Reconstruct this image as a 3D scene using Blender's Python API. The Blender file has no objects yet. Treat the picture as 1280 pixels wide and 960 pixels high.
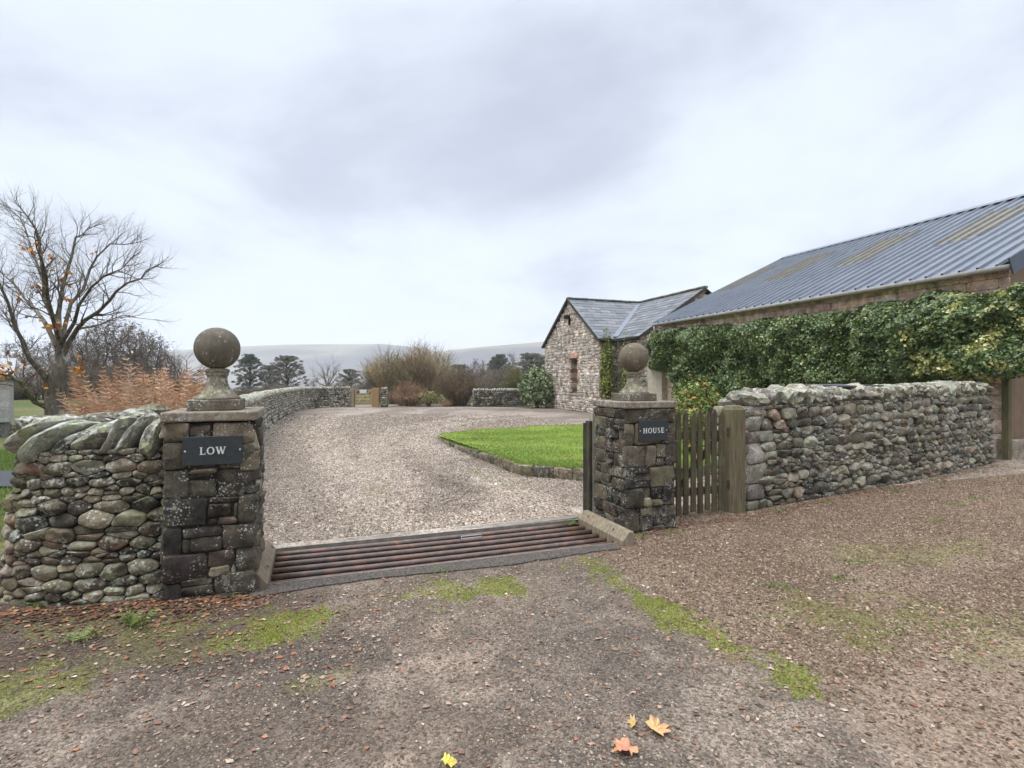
import bpy, math, random
import numpy as np
from mathutils import Vector, Matrix, noise as mnoise

random.seed(7)
R = math.radians
scene = bpy.context.scene
COL = scene.collection

# ---------------------------------------------------------------- site frame
TH = R(20)
UX, UY = math.cos(TH), math.sin(TH)            # along the gateway
VX, VY = -math.sin(TH), math.cos(TH)           # up the drive


def uv(u, v, z=0.0):
    return Vector((UX * u + VX * v, UY * u + VY * v, z))


def to_uv(x, y):
    return x * UX + y * UY, x * VX + y * VY


# ---------------------------------------------------------------- numpy noise
def _hash(ix, iy, seed):
    h = (ix.astype(np.int64) * 374761393 + iy.astype(np.int64) * 668265263 + seed * 974711) & 0x7fffffff
    h = ((h ^ (h >> 13)) * 1274126177) & 0x7fffffff
    return ((h ^ (h >> 16)) & 0xffff) / 65535.0


def vnoise(x, y, seed=0):
    x = np.asarray(x, float); y = np.asarray(y, float)
    ix = np.floor(x); iy = np.floor(y)
    fx = x - ix; fy = y - iy
    fx = fx * fx * (3 - 2 * fx); fy = fy * fy * (3 - 2 * fy)
    a = _hash(ix, iy, seed); b = _hash(ix + 1, iy, seed)
    c = _hash(ix, iy + 1, seed); d = _hash(ix + 1, iy + 1, seed)
    return (a * (1 - fx) + b * fx) * (1 - fy) + (c * (1 - fx) + d * fx) * fy


def fbm(x, y, oct=4, seed=0):
    s = 0; a = .5; t = 0
    for i in range(oct):
        s = s + a * vnoise(x * 2 ** i + 17.3 * i, y * 2 ** i - 9.1 * i, seed + i); t += a; a *= .5
    return s / t


def sstep(a, b, x):
    t = np.clip((x - a) / (b - a), 0, 1)
    return t * t * (3 - 2 * t)


def seg_dist(x, y, pts):
    d = np.full(np.shape(x), 1e9)
    for (ax, ay), (bx, by) in zip(pts[:-1], pts[1:]):
        dx, dy = bx - ax, by - ay
        t = np.clip(((x - ax) * dx + (y - ay) * dy) / (dx * dx + dy * dy + 1e-9), 0, 1)
        d = np.minimum(d, np.hypot(x - ax - t * dx, y - ay - t * dy))
    return d


def in_poly(x, y, poly):
    c = np.zeros(np.shape(x), bool)
    n = len(poly)
    for i in range(n):
        x1, y1 = poly[i]; x2, y2 = poly[(i + 1) % n]
        cond = ((y1 > y) != (y2 > y)) & (x < (x2 - x1) * (y - y1) / (y2 - y1 + 1e-12) + x1)
        c ^= cond
    return c


# ---------------------------------------------------------------- objects
def tag(o, label=None, cat=None, group=None, kind=None):
    if label: o['label'] = label
    if cat: o['category'] = cat
    if group: o['group'] = group
    if kind: o['kind'] = kind
    return o


def thing(name, loc, label, cat, group=None):
    o = bpy.data.objects.new(name, None)
    o.empty_display_size = .1
    COL.objects.link(o)
    o.location = loc
    return tag(o, label, cat, group)


def wloc(o):
    p = Vector((0, 0, 0))
    while o is not None:
        p += Vector(o.location); o = o.parent
    return p


def np_obj(name, V, F, mat, parent=None, C=None, smooth=False, local=False, sharp=None):
    """V (n,3) world coordinates; F (m,k) array or list of lists; C (n,3) colours."""
    V = np.asarray(V, np.float32).reshape(-1, 3)
    if parent is not None and not local:
        V = V - np.array(wloc(parent), np.float32)
    me = bpy.data.meshes.new(name)
    me.vertices.add(len(V)); me.vertices.foreach_set('co', V.ravel())
    if isinstance(F, np.ndarray):
        k = F.shape[1]; tot = np.full(len(F), k, np.int32); flat = F.astype(np.int32).ravel()
    else:
        tot = np.fromiter((len(f) for f in F), np.int32, len(F))
        flat = np.fromiter((i for f in F for i in f), np.int32, int(tot.sum()))
    start = np.zeros(len(tot), np.int32); start[1:] = np.cumsum(tot)[:-1]
    me.loops.add(len(flat)); me.loops.foreach_set('vertex_index', flat)
    me.polygons.add(len(tot)); me.polygons.foreach_set('loop_start', start)
    try: me.polygons.foreach_set('loop_total', tot)
    except Exception: pass
    me.polygons.foreach_set('use_smooth', np.full(len(tot), bool(smooth)))
    me.update(calc_edges=True)
    if sharp: me.set_sharp_from_angle(angle=R(sharp))
    if C is not None:
        C = np.asarray(C, np.float32).reshape(-1, 3)
        at = me.color_attributes.new('Col', 'FLOAT_COLOR', 'POINT')
        at.data.foreach_set('color', np.concatenate([C, np.ones((len(C), 1), np.float32)], 1).ravel())
    if mat is not None: me.materials.append(mat)
    o = bpy.data.objects.new(name, me)
    COL.objects.link(o)
    if parent is not None: o.parent = parent
    return o


class MB:
    """collects geometry for ONE mesh object"""
    def __init__(s): s.v = []; s.f = []; s.c = []; s.col = (.5, .5, .5)

    def add(s, vs, fs, col=None):
        b = len(s.v); col = col or s.col
        s.v.extend([tuple(p) for p in vs]); s.c.extend([col] * len(vs))
        s.f.extend([[i + b for i in f] for f in fs])

    def box(s, c, x, y, z, ex, ey, ez, col=None, j=0.0):
        """oriented box: centre c, axes x y z (unit), half extents"""
        c = Vector(c); x = Vector(x); y = Vector(y); z = Vector(z)
        vs = [c + x * (a * ex) + y * (b * ey) + z * (d * ez) + Vector((random.uniform(-j, j), random.uniform(-j, j), random.uniform(-j, j)))
              for a in (-1, 1) for b in (-1, 1) for d in (-1, 1)]
        s.add(vs, [(0, 1, 3, 2), (4, 6, 7, 5), (0, 4, 5, 1), (2, 3, 7, 6), (0, 2, 6, 4), (1, 5, 7, 3)], col)

    def prism(s, poly, o, a, b, n, t0, t1, col=None):
        """polygon in the plane (a,b) through o, pushed from t0 to t1 along n"""
        o = Vector(o); a = Vector(a); b = Vector(b); n = Vector(n); k = len(poly)
        vs = [o + a * p + b * q + n * t0 for p, q in poly] + [o + a * p + b * q + n * t1 for p, q in poly]
        fs = [tuple(range(k))[::-1], tuple(range(k, 2 * k))] + [(i, (i + 1) % k, k + (i + 1) % k, k + i) for i in range(k)]
        s.add(vs, fs, col)

    def tube(s, pts, rad, n=6, col=None, cap=True):
        pts = [Vector(p) for p in pts]; k = len(pts)
        if isinstance(rad, (int, float)): rad = [rad] * k
        up = None; vs = []
        for i, p in enumerate(pts):
            t = (pts[min(i + 1, k - 1)] - pts[max(i - 1, 0)])
            if t.length < 1e-9: t = Vector((0, 0, 1))
            t.normalize()
            if up is None:
                up = Vector((1, 0, 0)) if abs(t.x) < .8 else Vector((0, 1, 0))
            x = (up - t * up.dot(t)); x.normalize(); y = t.cross(x); up = x
            for a in range(n):
                an = 2 * math.pi * a / n
                vs.append(p + (x * math.cos(an) + y * math.sin(an)) * rad[i])
        fs = [(i * n + a, i * n + (a + 1) % n, (i + 1) * n + (a + 1) % n, (i + 1) * n + a) for i in range(k - 1) for a in range(n)]
        if cap: fs += [tuple(range(n))[::-1], tuple(range((k - 1) * n, k * n))]
        s.add(vs, fs, col)

    def lathe(s, prof, c, n=32, col=None):
        c = Vector(c); vs = []
        for r, z in prof:
            for a in range(n):
                an = 2 * math.pi * a / n
                vs.append(c + Vector((r * math.cos(an), r * math.sin(an), z)))
        k = len(prof)
        fs = [(i * n + a, i * n + (a + 1) % n, (i + 1) * n + (a + 1) % n, (i + 1) * n + a) for i in range(k - 1) for a in range(n)]
        fs += [tuple(range(n))[::-1], tuple(range((k - 1) * n, k * n))]
        s.add(vs, fs, col)

    def build(s, name, mat, parent=None, smooth=False, local=False, sharp=None):
        return np_obj(name, np.array(s.v, np.float32), s.f, mat, parent, np.array(s.c, np.float32), smooth, local, sharp)


def bevel(o, w=.006, seg=2, ang=40):
    m = o.modifiers.new('bevel', 'BEVEL'); m.width = w; m.segments = seg; m.limit_method = 'ANGLE'; m.angle_limit = R(ang)
    return o


# ---------------------------------------------------------------- materials
class NT:
    def __init__(s, name):
        s.m = bpy.data.materials.new(name); s.m.use_nodes = True
        s.t = s.m.node_tree; s.n = s.t.nodes; s.b = s.n['Principled BSDF']

    def new(s, ty, **kw):
        n = s.n.new(ty)
        for k, v in kw.items():
            if k.startswith('i_'):
                n.inputs[k[2:].replace('_', ' ')].default_value = v
            else: setattr(n, k, v)
        return n

    def link(s, a, b): s.t.links.new(a, b)

    def coord(s):
        return s.new('ShaderNodeTexCoord').outputs['Object']

    def noise(s, scale, detail=4, rough=.55, vec=None):
        n = s.new('ShaderNodeTexNoise'); n.inputs['Scale'].default_value = scale
        n.inputs['Detail'].default_value = detail; n.inputs['Roughness'].default_value = rough
        s.link(vec if vec is not None else s.coord(), n.inputs['Vector'])
        return n.outputs['Fac']

    def voro(s, scale, vec=None, out='Distance'):
        n = s.new('ShaderNodeTexVoronoi'); n.inputs['Scale'].default_value = scale
        s.link(vec if vec is not None else s.coord(), n.inputs['Vector'])
        return n.outputs[out]

    def map(s, x, a, b, c=0.0, d=1.0):
        n = s.new('ShaderNodeMapRange'); n.inputs[1].default_value = a; n.inputs[2].default_value = b
        n.inputs[3].default_value = c; n.inputs[4].default_value = d
        s.link(x, n.inputs[0]); return n.outputs[0]

    def math(s, op, a, b):
        n = s.new('ShaderNodeMath', operation=op)
        for i, x in enumerate((a, b)):
            if isinstance(x, (int, float)): n.inputs[i].default_value = x
            else: s.link(x, n.inputs[i])
        return n.outputs[0]

    def mix(s, f, a, b, mode='MIX'):
        n = s.new('ShaderNodeMix', data_type='RGBA', blend_type=mode)
        for i, x in ((0, f), (6, a), (7, b)):
            if isinstance(x, (int, float)): n.inputs[i].default_value = x
            elif isinstance(x, (tuple, list)): n.inputs[i].default_value = (*x[:3], 1)
            else: s.link(x, n.inputs[i])
        return n.outputs[2]

    def attr(s):
        return s.new('ShaderNodeAttribute', attribute_name='Col').outputs['Color']

    def val(s, x):
        """grey colour from a float"""
        n = s.new('ShaderNodeCombineColor')
        for i in range(3): s.link(x, n.inputs[i])
        return n.outputs[0]

    def bump(s, h, strength=.4, dist=.01):
        n = s.new('ShaderNodeBump'); n.inputs['Strength'].default_value = strength; n.inputs['Distance'].default_value = dist
        s.link(h, n.inputs['Height'])
        s.link(n.outputs[0], s.b.inputs['Normal'])

    def out(s, col, rough=.85, spec=.25):
        if isinstance(col, (tuple, list)): s.b.inputs['Base Color'].default_value = (*col[:3], 1)
        else: s.link(col, s.b.inputs['Base Color'])
        if isinstance(rough, (int, float)): s.b.inputs['Roughness'].default_value = rough
        else: s.link(rough, s.b.inputs['Roughness'])
        s.b.inputs['Specular IOR Level'].default_value = spec
        return s.m


def stone_mat(name, lich=.5, pale=(.40, .41, .35), green=(.27, .30, .15), bump=.5, scale=1.0, speck=.5):
    t = NT(name); co = t.coord()
    c = t.attr()
    n1 = t.noise(7 * scale, 5, .6, co); n2 = t.noise(45 * scale, 4, .65, co)
    c = t.mix(1.0, c, t.val(t.map(n1, .3, .7, .55, 1.45)), 'MULTIPLY')
    c = t.mix(1.0, c, t.val(t.map(n2, .25, .75, .6, 1.4)), 'MULTIPLY')
    brown = t.noise(11 * scale, 3, .5, co)
    c = t.mix(t.map(brown, .52, .75, 0, .5), c, (.15, .105, .06))
    l1 = t.noise(16 * scale, 8, .72, co); lm = t.noise(2.3 * scale, 2, .5, co)
    lf = t.math('MULTIPLY', t.map(l1, .52, .57), t.map(lm, .62 - .35 * lich, .76 - .35 * lich))
    c = t.mix(t.math('MULTIPLY', lf, .8), c, pale)
    l2 = t.noise(9 * scale, 7, .7, co)
    gm = t.noise(1.7 * scale, 2, .5, co)
    gf = t.math('MULTIPLY', t.map(l2, .54, .60), t.map(gm, .66 - .3 * lich, .82 - .3 * lich))
    c = t.mix(t.math('MULTIPLY', gf, .7), c, green)
    v = t.voro(38 * scale, co)
    sf = t.math('MULTIPLY', t.map(v, .36, .24), t.map(t.noise(5 * scale, 3, .6, co), .50, .58))
    c = t.mix(t.math('MULTIPLY', sf, speck), c, (.55, .55, .50))
    h = t.math('ADD', t.math('MULTIPLY', n1, .6), t.math('MULTIPLY', n2, .5))
    h = t.math('ADD', h, t.math('MULTIPLY', t.noise(130 * scale, 3, .6, co), .2))
    t.bump(h, bump, .02 / scale)
    return t.out(c, .9, .2)


def attr_mat(name, rough=.8, spec=.2, var=.25, scale=20, trans=0.0, bump=0):
    t = NT(name); c = t.attr()
    n = t.noise(scale, 4, .6)
    c = t.mix(1.0, c, t.val(t.map(n, .25, .75, 1 - var, 1 + var)), 'MULTIPLY')
    if bump: t.bump(n, bump, .01)
    m = t.out(c, rough, spec)
    if trans:
        tr = t.new('ShaderNodeBsdfTranslucent'); t.link(c, tr.inputs['Color'])
        mx = t.new('ShaderNodeMixShader'); mx.inputs[0].default_value = trans
        t.link(t.b.outputs[0], mx.inputs[1]); t.link(tr.outputs[0], mx.inputs[2])
        t.link(mx.outputs[0], t.n['Material Output'].inputs['Surface'])
    return m


def wood_mat(name, grain=(1, 1, .06), gscale=60, dark=.5, green=.0, bump=.4):
    t = NT(name); co = t.coord()
    mp = t.new('ShaderNodeMapping'); mp.inputs['Scale'].default_value = grain; t.link(co, mp.inputs[0])
    g = t.noise(gscale, 5, .65, mp.outputs[0])
    c = t.mix(1.0, t.attr(), t.val(t.map(g, .3, .7, dark, 1.4)), 'MULTIPLY')
    if green:
        gn = t.noise(4, 4, .6, co)
        c = t.mix(t.map(gn, .45, .7, 0, green), c, (.11, .12, .045))
    b = t.noise(30, 4, .6, co)
    c = t.mix(t.map(b, .62, .75, 0, .35), c, (.3, .29, .25))
    t.bump(g, bump, .006)
    return t.out(c, .85, .2)
# ---------------------------------------------------------------- stones
import bmesh


def _ico(n):
    bm = bmesh.new(); bmesh.ops.create_icosphere(bm, subdivisions=n, radius=1)
    v = [x.co.copy() for x in bm.verts]; f = [tuple(q.index for q in p.verts) for p in bm.faces]
    bm.free(); return v, f


ICO = {n: _ico(n) for n in (1, 2, 3, 4)}


def rock(mb, c, x, y, z, ex, ey, ez, q=3.2, rough=.12, facets=4, sub=3, col=(.2, .2, .2)):
    """boulder or slab: superellipsoid with noise and broken facets"""
    c = Vector(c); x = Vector(x); y = Vector(y); z = Vector(z)
    sd = Vector((random.uniform(0, 99), random.uniform(0, 99), random.uniform(0, 99)))
    pl = []
    for i in range(facets):
        n = Vector((random.gauss(0, 1), random.gauss(0, 1), random.gauss(0, 1))).normalized()
        pl.append((n, random.uniform(.72, .95)))
    vs = []
    for p in ICO[sub][0]:
        m = (abs(p.x) ** q + abs(p.y) ** q + abs(p.z) ** q) ** (-1 / q)
        p = p * m
        for n, d in pl:
            e = p.dot(n) - d * (1 if q < 3 else 1.15)
            if e > 0: p = p - n * e
        k = 1 + rough * (mnoise.noise(p * 1.3 + sd) + .5 * mnoise.noise(p * 3.1 + sd) + .25 * mnoise.noise(p * 7 + sd))
        p = p * k
        vs.append(c + x * (p.x * ex) + y * (p.y * ey) + z * (p.z * ez))
    mb.add(vs, ICO[sub][1], col)


def chaikin(poly, it=2, k=.25):
    for _ in range(it):
        o = []
        for i in range(len(poly)):
            a = poly[i]; b = poly[(i + 1) % len(poly)]
            o.append((a[0] * (1 - k) + b[0] * k, a[1] * (1 - k) + b[1] * k))
            o.append((a[0] * k + b[0] * (1 - k), a[1] * k + b[1] * (1 - k)))
        poly = o
    return poly


def roundpoly(poly, rad):
    """cut every corner by about rad, keeping the sides straight"""
    o = []; k = len(poly)
    for i in range(k):
        a = poly[i - 1]; b = poly[i]; c = poly[(i + 1) % k]
        la = math.hypot(a[0] - b[0], a[1] - b[1]) or 1e-9; lc = math.hypot(c[0] - b[0], c[1] - b[1]) or 1e-9
        ra = min(rad, la * .45); rc = min(rad, lc * .45)
        p = (b[0] + (a[0] - b[0]) * ra / la, b[1] + (a[1] - b[1]) * ra / la); q = (b[0] + (c[0] - b[0]) * rc / lc, b[1] + (c[1] - b[1]) * rc / lc)
        o += [p, (b[0] * .5 + (p[0] + q[0]) * .25, b[1] * .5 + (p[1] + q[1]) * .25), q]
    return o


def resample(poly, n):
    L = [0]; k = len(poly)
    for i in range(k):
        a = poly[i]; b = poly[(i + 1) % k]
        L.append(L[-1] + math.hypot(b[0] - a[0], b[1] - a[1]))
    o = []; j = 0
    for i in range(n):
        t = L[-1] * i / n
        while L[j + 1] < t: j += 1
        a = poly[j % k]; b = poly[(j + 1) % k]
        f = (t - L[j]) / max(L[j + 1] - L[j], 1e-9)
        o.append((a[0] + (b[0] - a[0]) * f, a[1] + (b[1] - a[1]) * f))
    return o


def face_stone(mb, poly, fmap, col, bulge=.05, depth=.06, gap=.006, n=16, rings=5, exp=.55, rnd=.05, rough=.12, tilt=.25, facets=2, shift=0):
    """one stone of a wall face, grown from its outline (s,h) by fmap(s,h,d)"""
    k = len(poly)
    cx = sum(p[0] for p in poly) / k; cy = sum(p[1] for p in poly) / k
    sx = max(p[0] for p in poly) - min(p[0] for p in poly); sy = max(p[1] for p in poly) - min(p[1] for p in poly)
    if min(sx, sy) < 2.5 * gap: return
    q = [(cx + (p[0] - cx) * max(.3, 1 - 2 * gap / sx), cy + (p[1] - cy) * max(.3, 1 - 2 * gap / sy)) for p in poly]
    q = resample(roundpoly(q, rnd), n)
    sz = min(sx, sy); bu = min(bulge, sz * .5) * random.uniform(.75, 1.2)
    sd = Vector((random.uniform(0, 99), random.uniform(0, 99), random.uniform(0, 99)))
    tx = random.gauss(0, tilt) * bu / max(sx, 1e-3); ty = (random.gauss(0, tilt) + .12) * bu / max(sy, 1e-3)
    pl = []
    for i in range(facets):
        an = random.uniform(0, 6.28); pl.append((math.cos(an), math.sin(an), random.uniform(.5, 1.15), random.uniform(.5, .9)))
    prof = [(.96, -depth), (1.0, -.15 * bu)]
    for i in range(1, rings):
        a = math.pi / 2 * i / rings
        prof.append((math.cos(a) ** exp, bu * math.sin(a)))
    vs = []
    for r, d in prof:
        for (px, py) in q:
            X = (px - cx) * r; Y = (py - cy) * r
            vs.append((X, Y, d))
    vs.append((0, 0, bu))
    out = []
    for X, Y, d in vs:
        if d > 0:
            xn = X / (sx * .5); yn = Y / (sy * .5); dn = d / bu
            for ca, sa, kk, lim in pl:
                e = (xn * ca + yn * sa) * .75 * kk + dn * .8 - lim
                if e > 0: dn -= e * .9
            d = max(dn, -.2) * bu + tx * X * 2 + ty * Y * 2
        p = Vector((X / sz * 1.6, Y / sz * 1.6, d / sz * 1.6)) + sd
        e = mnoise.noise(p) + .5 * mnoise.noise(p * 2.3) + .3 * mnoise.noise(p * 5)
        w = rough * sz * .35
        d2 = d + (e * w if d > -depth * .9 else 0) + shift
        f = mnoise.noise(p * 1.5 + Vector((31, 7, 3))) * w * .6
        out.append(fmap(cx + X + f * .5, cy + Y + f * .5, d2))
    m = len(prof)
    fs = [(i * n + a, i * n + (a + 1) % n, (i + 1) * n + (a + 1) % n, (i + 1) * n + a) for i in range(m - 1) for a in range(n)]
    fs += [((m - 1) * n + a, (m - 1) * n + (a + 1) % n, m * n) for a in range(n)]
    mb.add(out, fs, col)


def course_seeds(S, H, h0, h1, a0, a1, jit=.2, split=.15, thin=0.0):
    out = []; y = 0; A0, A1 = a0, a1
    while y < H:
        h = random.uniform(h0, h1); a0, a1 = A0, A1
        if random.random() < thin and y > .1: h = random.uniform(.03, .045); a0, a1 = 3.0, 7.0
        if y + h > H - h0 * .5: h = max(H - y, h0)
        x = -random.uniform(0, h)
        while x < S:
            w = h * random.uniform(a0, a1)
            if random.random() < split:
                for k in (.25, .75):
                    out.append((x + w * .5 + random.uniform(-.1, .1) * w, y + h * k, h * .35))
            else:
                out.append((x + w * .5, y + h * .5 + random.uniform(-jit, jit) * h, h * random.uniform(.4, .62)))
            x += w
        y += h
    return out


def power_cells(seeds, S, H, asp=1.6, s0=0.0):
    P = np.array([(a / asp, b) for a, b, w in seeds]); W = np.array([w * w for a, b, w in seeds])
    cells = []
    for i in range(len(P)):
        d = ((P - P[i]) ** 2).sum(1)
        nb = np.argsort(d)[1:22]
        m = math.sqrt(d[nb[-1]]) if len(nb) else 1
        poly = [(max(P[i, 0] - m, s0 / asp), max(P[i, 1] - m, 0)), (min(P[i, 0] + m, S / asp), max(P[i, 1] - m, 0)),
                (min(P[i, 0] + m, S / asp), min(P[i, 1] + m, H)), (max(P[i, 0] - m, s0 / asp), min(P[i, 1] + m, H))]
        ok = True
        for j in nb:
            nx, ny = P[j] - P[i]
            c = ((P[j] ** 2).sum() - W[j] - (P[i] ** 2).sum() + W[i]) / 2
            o = []
            for k in range(len(poly)):
                a = poly[k]; b = poly[(k + 1) % len(poly)]
                da = a[0] * nx + a[1] * ny - c; db = b[0] * nx + b[1] * ny - c
                if da <= 0: o.append(a)
                if (da < 0 < db) or (db < 0 < da):
                    t = da / (da - db); o.append((a[0] + (b[0] - a[0]) * t, a[1] + (b[1] - a[1]) * t))
            poly = o
            if len(poly) < 3: ok = False; break
        if ok:
            x0 = min(p[0] for p in poly); x1 = max(p[0] for p in poly); y0 = min(p[1] for p in poly); y1 = max(p[1] for p in poly)
            if x1 - x0 > .015 and y1 - y0 > .015:
                cells.append([(p[0] * asp, p[1]) for p in poly])
    return cells


class Path:
    """face line of a wall seen left to right; outward normal faces the viewer"""
    def __init__(s, pts, smooth=0, H=1.2, batter=.0, hfun=None):
        p = [(a, b) for a, b in pts]
        for _ in range(smooth):
            o = [p[0]]
            for a, b in zip(p[:-1], p[1:]):
                o.append((a[0] * .75 + b[0] * .25, a[1] * .75 + b[1] * .25)); o.append((a[0] * .25 + b[0] * .75, a[1] * .25 + b[1] * .75))
            o.append(p[-1]); p = o
        s.p = p; s.L = [0]
        for a, b in zip(p[:-1], p[1:]): s.L.append(s.L[-1] + math.hypot(b[0] - a[0], b[1] - a[1]))
        s.S = s.L[-1]; s.H = H; s.bt = batter; s.hfun = hfun

    def at(s, t):
        i = 0
        while i < len(s.L) - 2 and s.L[i + 1] < t: i += 1
        a = s.p[i]; b = s.p[i + 1]; f = (t - s.L[i]) / (s.L[i + 1] - s.L[i])
        x = a[0] + (b[0] - a[0]) * f; y = a[1] + (b[1] - a[1]) * f

        def tan(j):
            a = s.p[max(j - 1, 0)]; b = s.p[min(j + 1, len(s.p) - 1)]
            return b[0] - a[0], b[1] - a[1]
        ta = tan(i); tb = tan(i + 1); ff = min(max(f, 0), 1)
        tx = ta[0] * (1 - ff) + tb[0] * ff; ty = ta[1] * (1 - ff) + tb[1] * ff
        l = math.hypot(tx, ty); tx /= l; ty /= l
        return x, y, tx, ty

    def map(s, t, h, d):
        x, y, tx, ty = s.at(t)
        hh = h if s.hfun is None else h * s.hfun(t)
        o = d - s.bt * h / s.H
        return (x + ty * o, y - tx * o, hh)


def vary(c, k=.25, hue=.06):
    b = random.uniform(1 - k, 1 + k)
    return tuple(max(.01, x * b * random.uniform(1 - hue, 1 + hue)) for x in c)


def pick(pal, k=.25):
    t = random.random(); a = 0
    for w, c in pal:
        a += w
        if t <= a: return vary(c, k)
    return vary(pal[-1][1], k)


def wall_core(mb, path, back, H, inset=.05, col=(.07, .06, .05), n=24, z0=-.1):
    """earth and hearting filling behind the face stones; a near-black col paints shade into the gaps"""
    vs = []; fs = []
    for i in range(n + 1):
        t = path.S * i / n
        for h, d in ((z0, -inset), (H, -inset), (H, -back), (z0, -back)):
            vs.append(path.map(t, h, d))
    for i in range(n):
        for k in range(4):
            a = i * 4 + k; b = i * 4 + (k + 1) % 4
            fs.append((a, b, b + 4, a + 4))
    fs += [(3, 2, 1, 0), tuple(n * 4 + k for k in range(4))]
    mb.add(vs, fs, col)


PAL_COBBLE = [(.34, (.122, .1, .067)), (.26, (.068, .056, .04)), (.25, (.2, .166, .114)), (.05, (.115, .072, .047)), (.1, (.05, .044, .036))]
PAL_PALE = [(.38, (.195, .17, .122)), (.28, (.13, .112, .08)), (.17, (.25, .22, .165)), (.04, (.18, .12, .08)), (.13, (.075, .066, .05))]
PAL_DARK = [(.42, (.048, .040, .031)), (.3, (.075, .062, .045)), (.14, (.115, .094, .066)), (.14, (.034, .030, .026))]
PAL_RUBBLE = [(.37, (.47, .41, .34)), (.23, (.37, .315, .26)), (.24, (.57, .51, .44)), (.07, (.42, .30, .24)), (.09, (.24, .21, .175))]

M_COBBLE = stone_mat('lichened_cobble', lich=.62, pale=(.34, .34, .27), green=(.22, .24, .11), bump=.6, speck=.6)
M_PALE = stone_mat('pale_fieldstone', lich=.5, bump=.55, green=(.26, .25, .15), speck=.6)
M_DARK = stone_mat('dark_dressed_stone', lich=.22, pale=(.3, .29, .23), green=(.15, .15, .08), bump=.65, scale=1.25, speck=.6)
M_CAP = stone_mat('weathered_sandstone', lich=.5, bump=.25, scale=1.3, speck=.6)
M_COPE = stone_mat('lichen_coping', lich=.95, pale=(.46, .46, .39), green=(.33, .35, .18), bump=.45)
M_RUBBLE = stone_mat('rubble_sandstone', lich=.2, bump=.4, scale=.5, speck=.2)
M_FAR = stone_mat('far_drystone', lich=.5, bump=.4, scale=.5)


def wall_face(mb, path, pal, h0, h1, a0, a1, n=16, rings=5, bulge=.05, gap=.006, asp=1.6, s0=0.0, s1=None, depth=.07, skip=None, thin=0.0, **kw):
    S = path.S if s1 is None else s1
    sd = [(a + s0, b, w) for a, b, w in course_seeds(S - s0, path.H, h0, h1, a0, a1, thin=thin)]
    sd = [q for q in sd if q[0] < S + h1]
    for c in power_cells(sd, S, path.H, asp, s0):
        if skip and skip(sum(p[0] for p in c) / len(c), sum(p[1] for p in c) / len(c)): continue
        face_stone(mb, c, path.map, pick(pal), bulge=bulge, gap=gap, n=n, rings=rings, depth=depth, **kw)


# ================================================================ LEFT WING WALL
def left_wall():
    uvp = [(-2.0, 7.6), (-2.16, 6.4), (-2.28, 5.6), (-2.22, 5.1), (-2.02, 4.84), (-1.6, 4.72), (-1.045, 4.70)]
    pts = [tuple(uv(a, b).xy) for a, b in uvp]
    path = Path(pts, 2, H=1.13, batter=.12)
    base = uv(-1.5, 4.95)
    root = thing('drystone_wall', base, 'mossy cobble dry stone wall with slanting slab coping, curving away from the LOW pillar', 'stone wall')
    mb = MB(); wall_core(mb, path, .55, 1.1, inset=.06, col=(.03, .026, .021))  # core coloured near black, painting deep shade into the gaps between stones
    wall_face(mb, path, PAL_COBBLE, .048, .105, 1.4, 2.9, n=28, rings=7, bulge=.085, gap=.003, exp=.42, asp=1.8, rough=.36, rnd=.022, facets=7, s0=path.S - 3.35, thin=.16)
    wall_face(mb, path, PAL_COBBLE, .09, .15, 1.25, 2.3, n=12, rings=4, bulge=.06, s1=path.S - 3.35)
    # inner face of the wall
    back = [(p[0] - path.at(t)[3] * .58, p[1] + path.at(t)[2] * .58) for p, t in zip(path.p, path.L)]
    bp = Path(back[::-1], 0, H=1.1)
    wall_face(mb, bp, PAL_COBBLE, .1, .16, 1.3, 2.3, n=10, rings=3, bulge=.04)
    mb.build('stonework', M_COBBLE, root, smooth=True, sharp=42)
    # coping: big slabs leaning over to the right
    random.seed(19)
    t = path.S - .1
    z = Vector((0, 0, 1)); first = True
    while t > .25:
        x, y, tx, ty = path.at(t)
        T = Vector((tx, ty, 0)); N = Vector((ty, -tx, 0))
        th = random.uniform(.05, .082); ln = random.uniform(.165, .205); dp = random.uniform(.23, .28)
        lean = R(random.uniform(44, 54))
        if t < path.S - 1.35: dp *= .72; ln *= .85
        if first: lean = R(12); th = .085; ln = .15; first = False
        elif t > path.S - .45: lean = R(28); th = .05; ln = .16
        ax = T * math.sin(lean) + z * math.cos(lean)            # long axis leans right
        ay = N
        az = ax.cross(ay)
        c = Vector((x, y, 0)) - N * (.33) + z * (1.12 + ln * math.cos(lean) * .66 + random.uniform(-.015, .03))
        c += N * random.uniform(-.03, .05)
        mb = MB()
        rock(mb, c, ax, ay, az, ln * random.uniform(1.0, 1.15), dp, th * random.uniform(.85, 1.05), q=5.5, rough=.1, facets=10, sub=3 if t > path.S - 2.6 else 2, col=pick([(.5, (.22, .205, .16)), (.25, (.13, .12, .095)), (.25, (.31, .295, .24))]))
        mb.build('cope_stone', M_COPE, root, smooth=True, sharp=24)
        t -= th * 2 / max(math.cos(lean), .5) * .93 + .012
    return root


# ================================================================ GATE PILLARS
def blocks_random(w, h, rnd):
    out = []; y = 0
    while y < h - .02:
        hh = rnd.uniform(.10, .17)
        if y + hh > h - .08: hh = h - y
        x = 0
        while x < w - .01:
            ww = rnd.uniform(.1, .3)
            if x + ww > w - .08: ww = w - x
            if rnd.random() < .35 and ww < .22 and hh > .11:
                k = rnd.uniform(.35, .65)
                out += [(x, y, x + ww, y + hh * k), (x, y + hh * k, x + ww, y + hh)]
            else: out.append((x, y, x + ww, y + hh))
            x += ww
        y += hh
    return out


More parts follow.
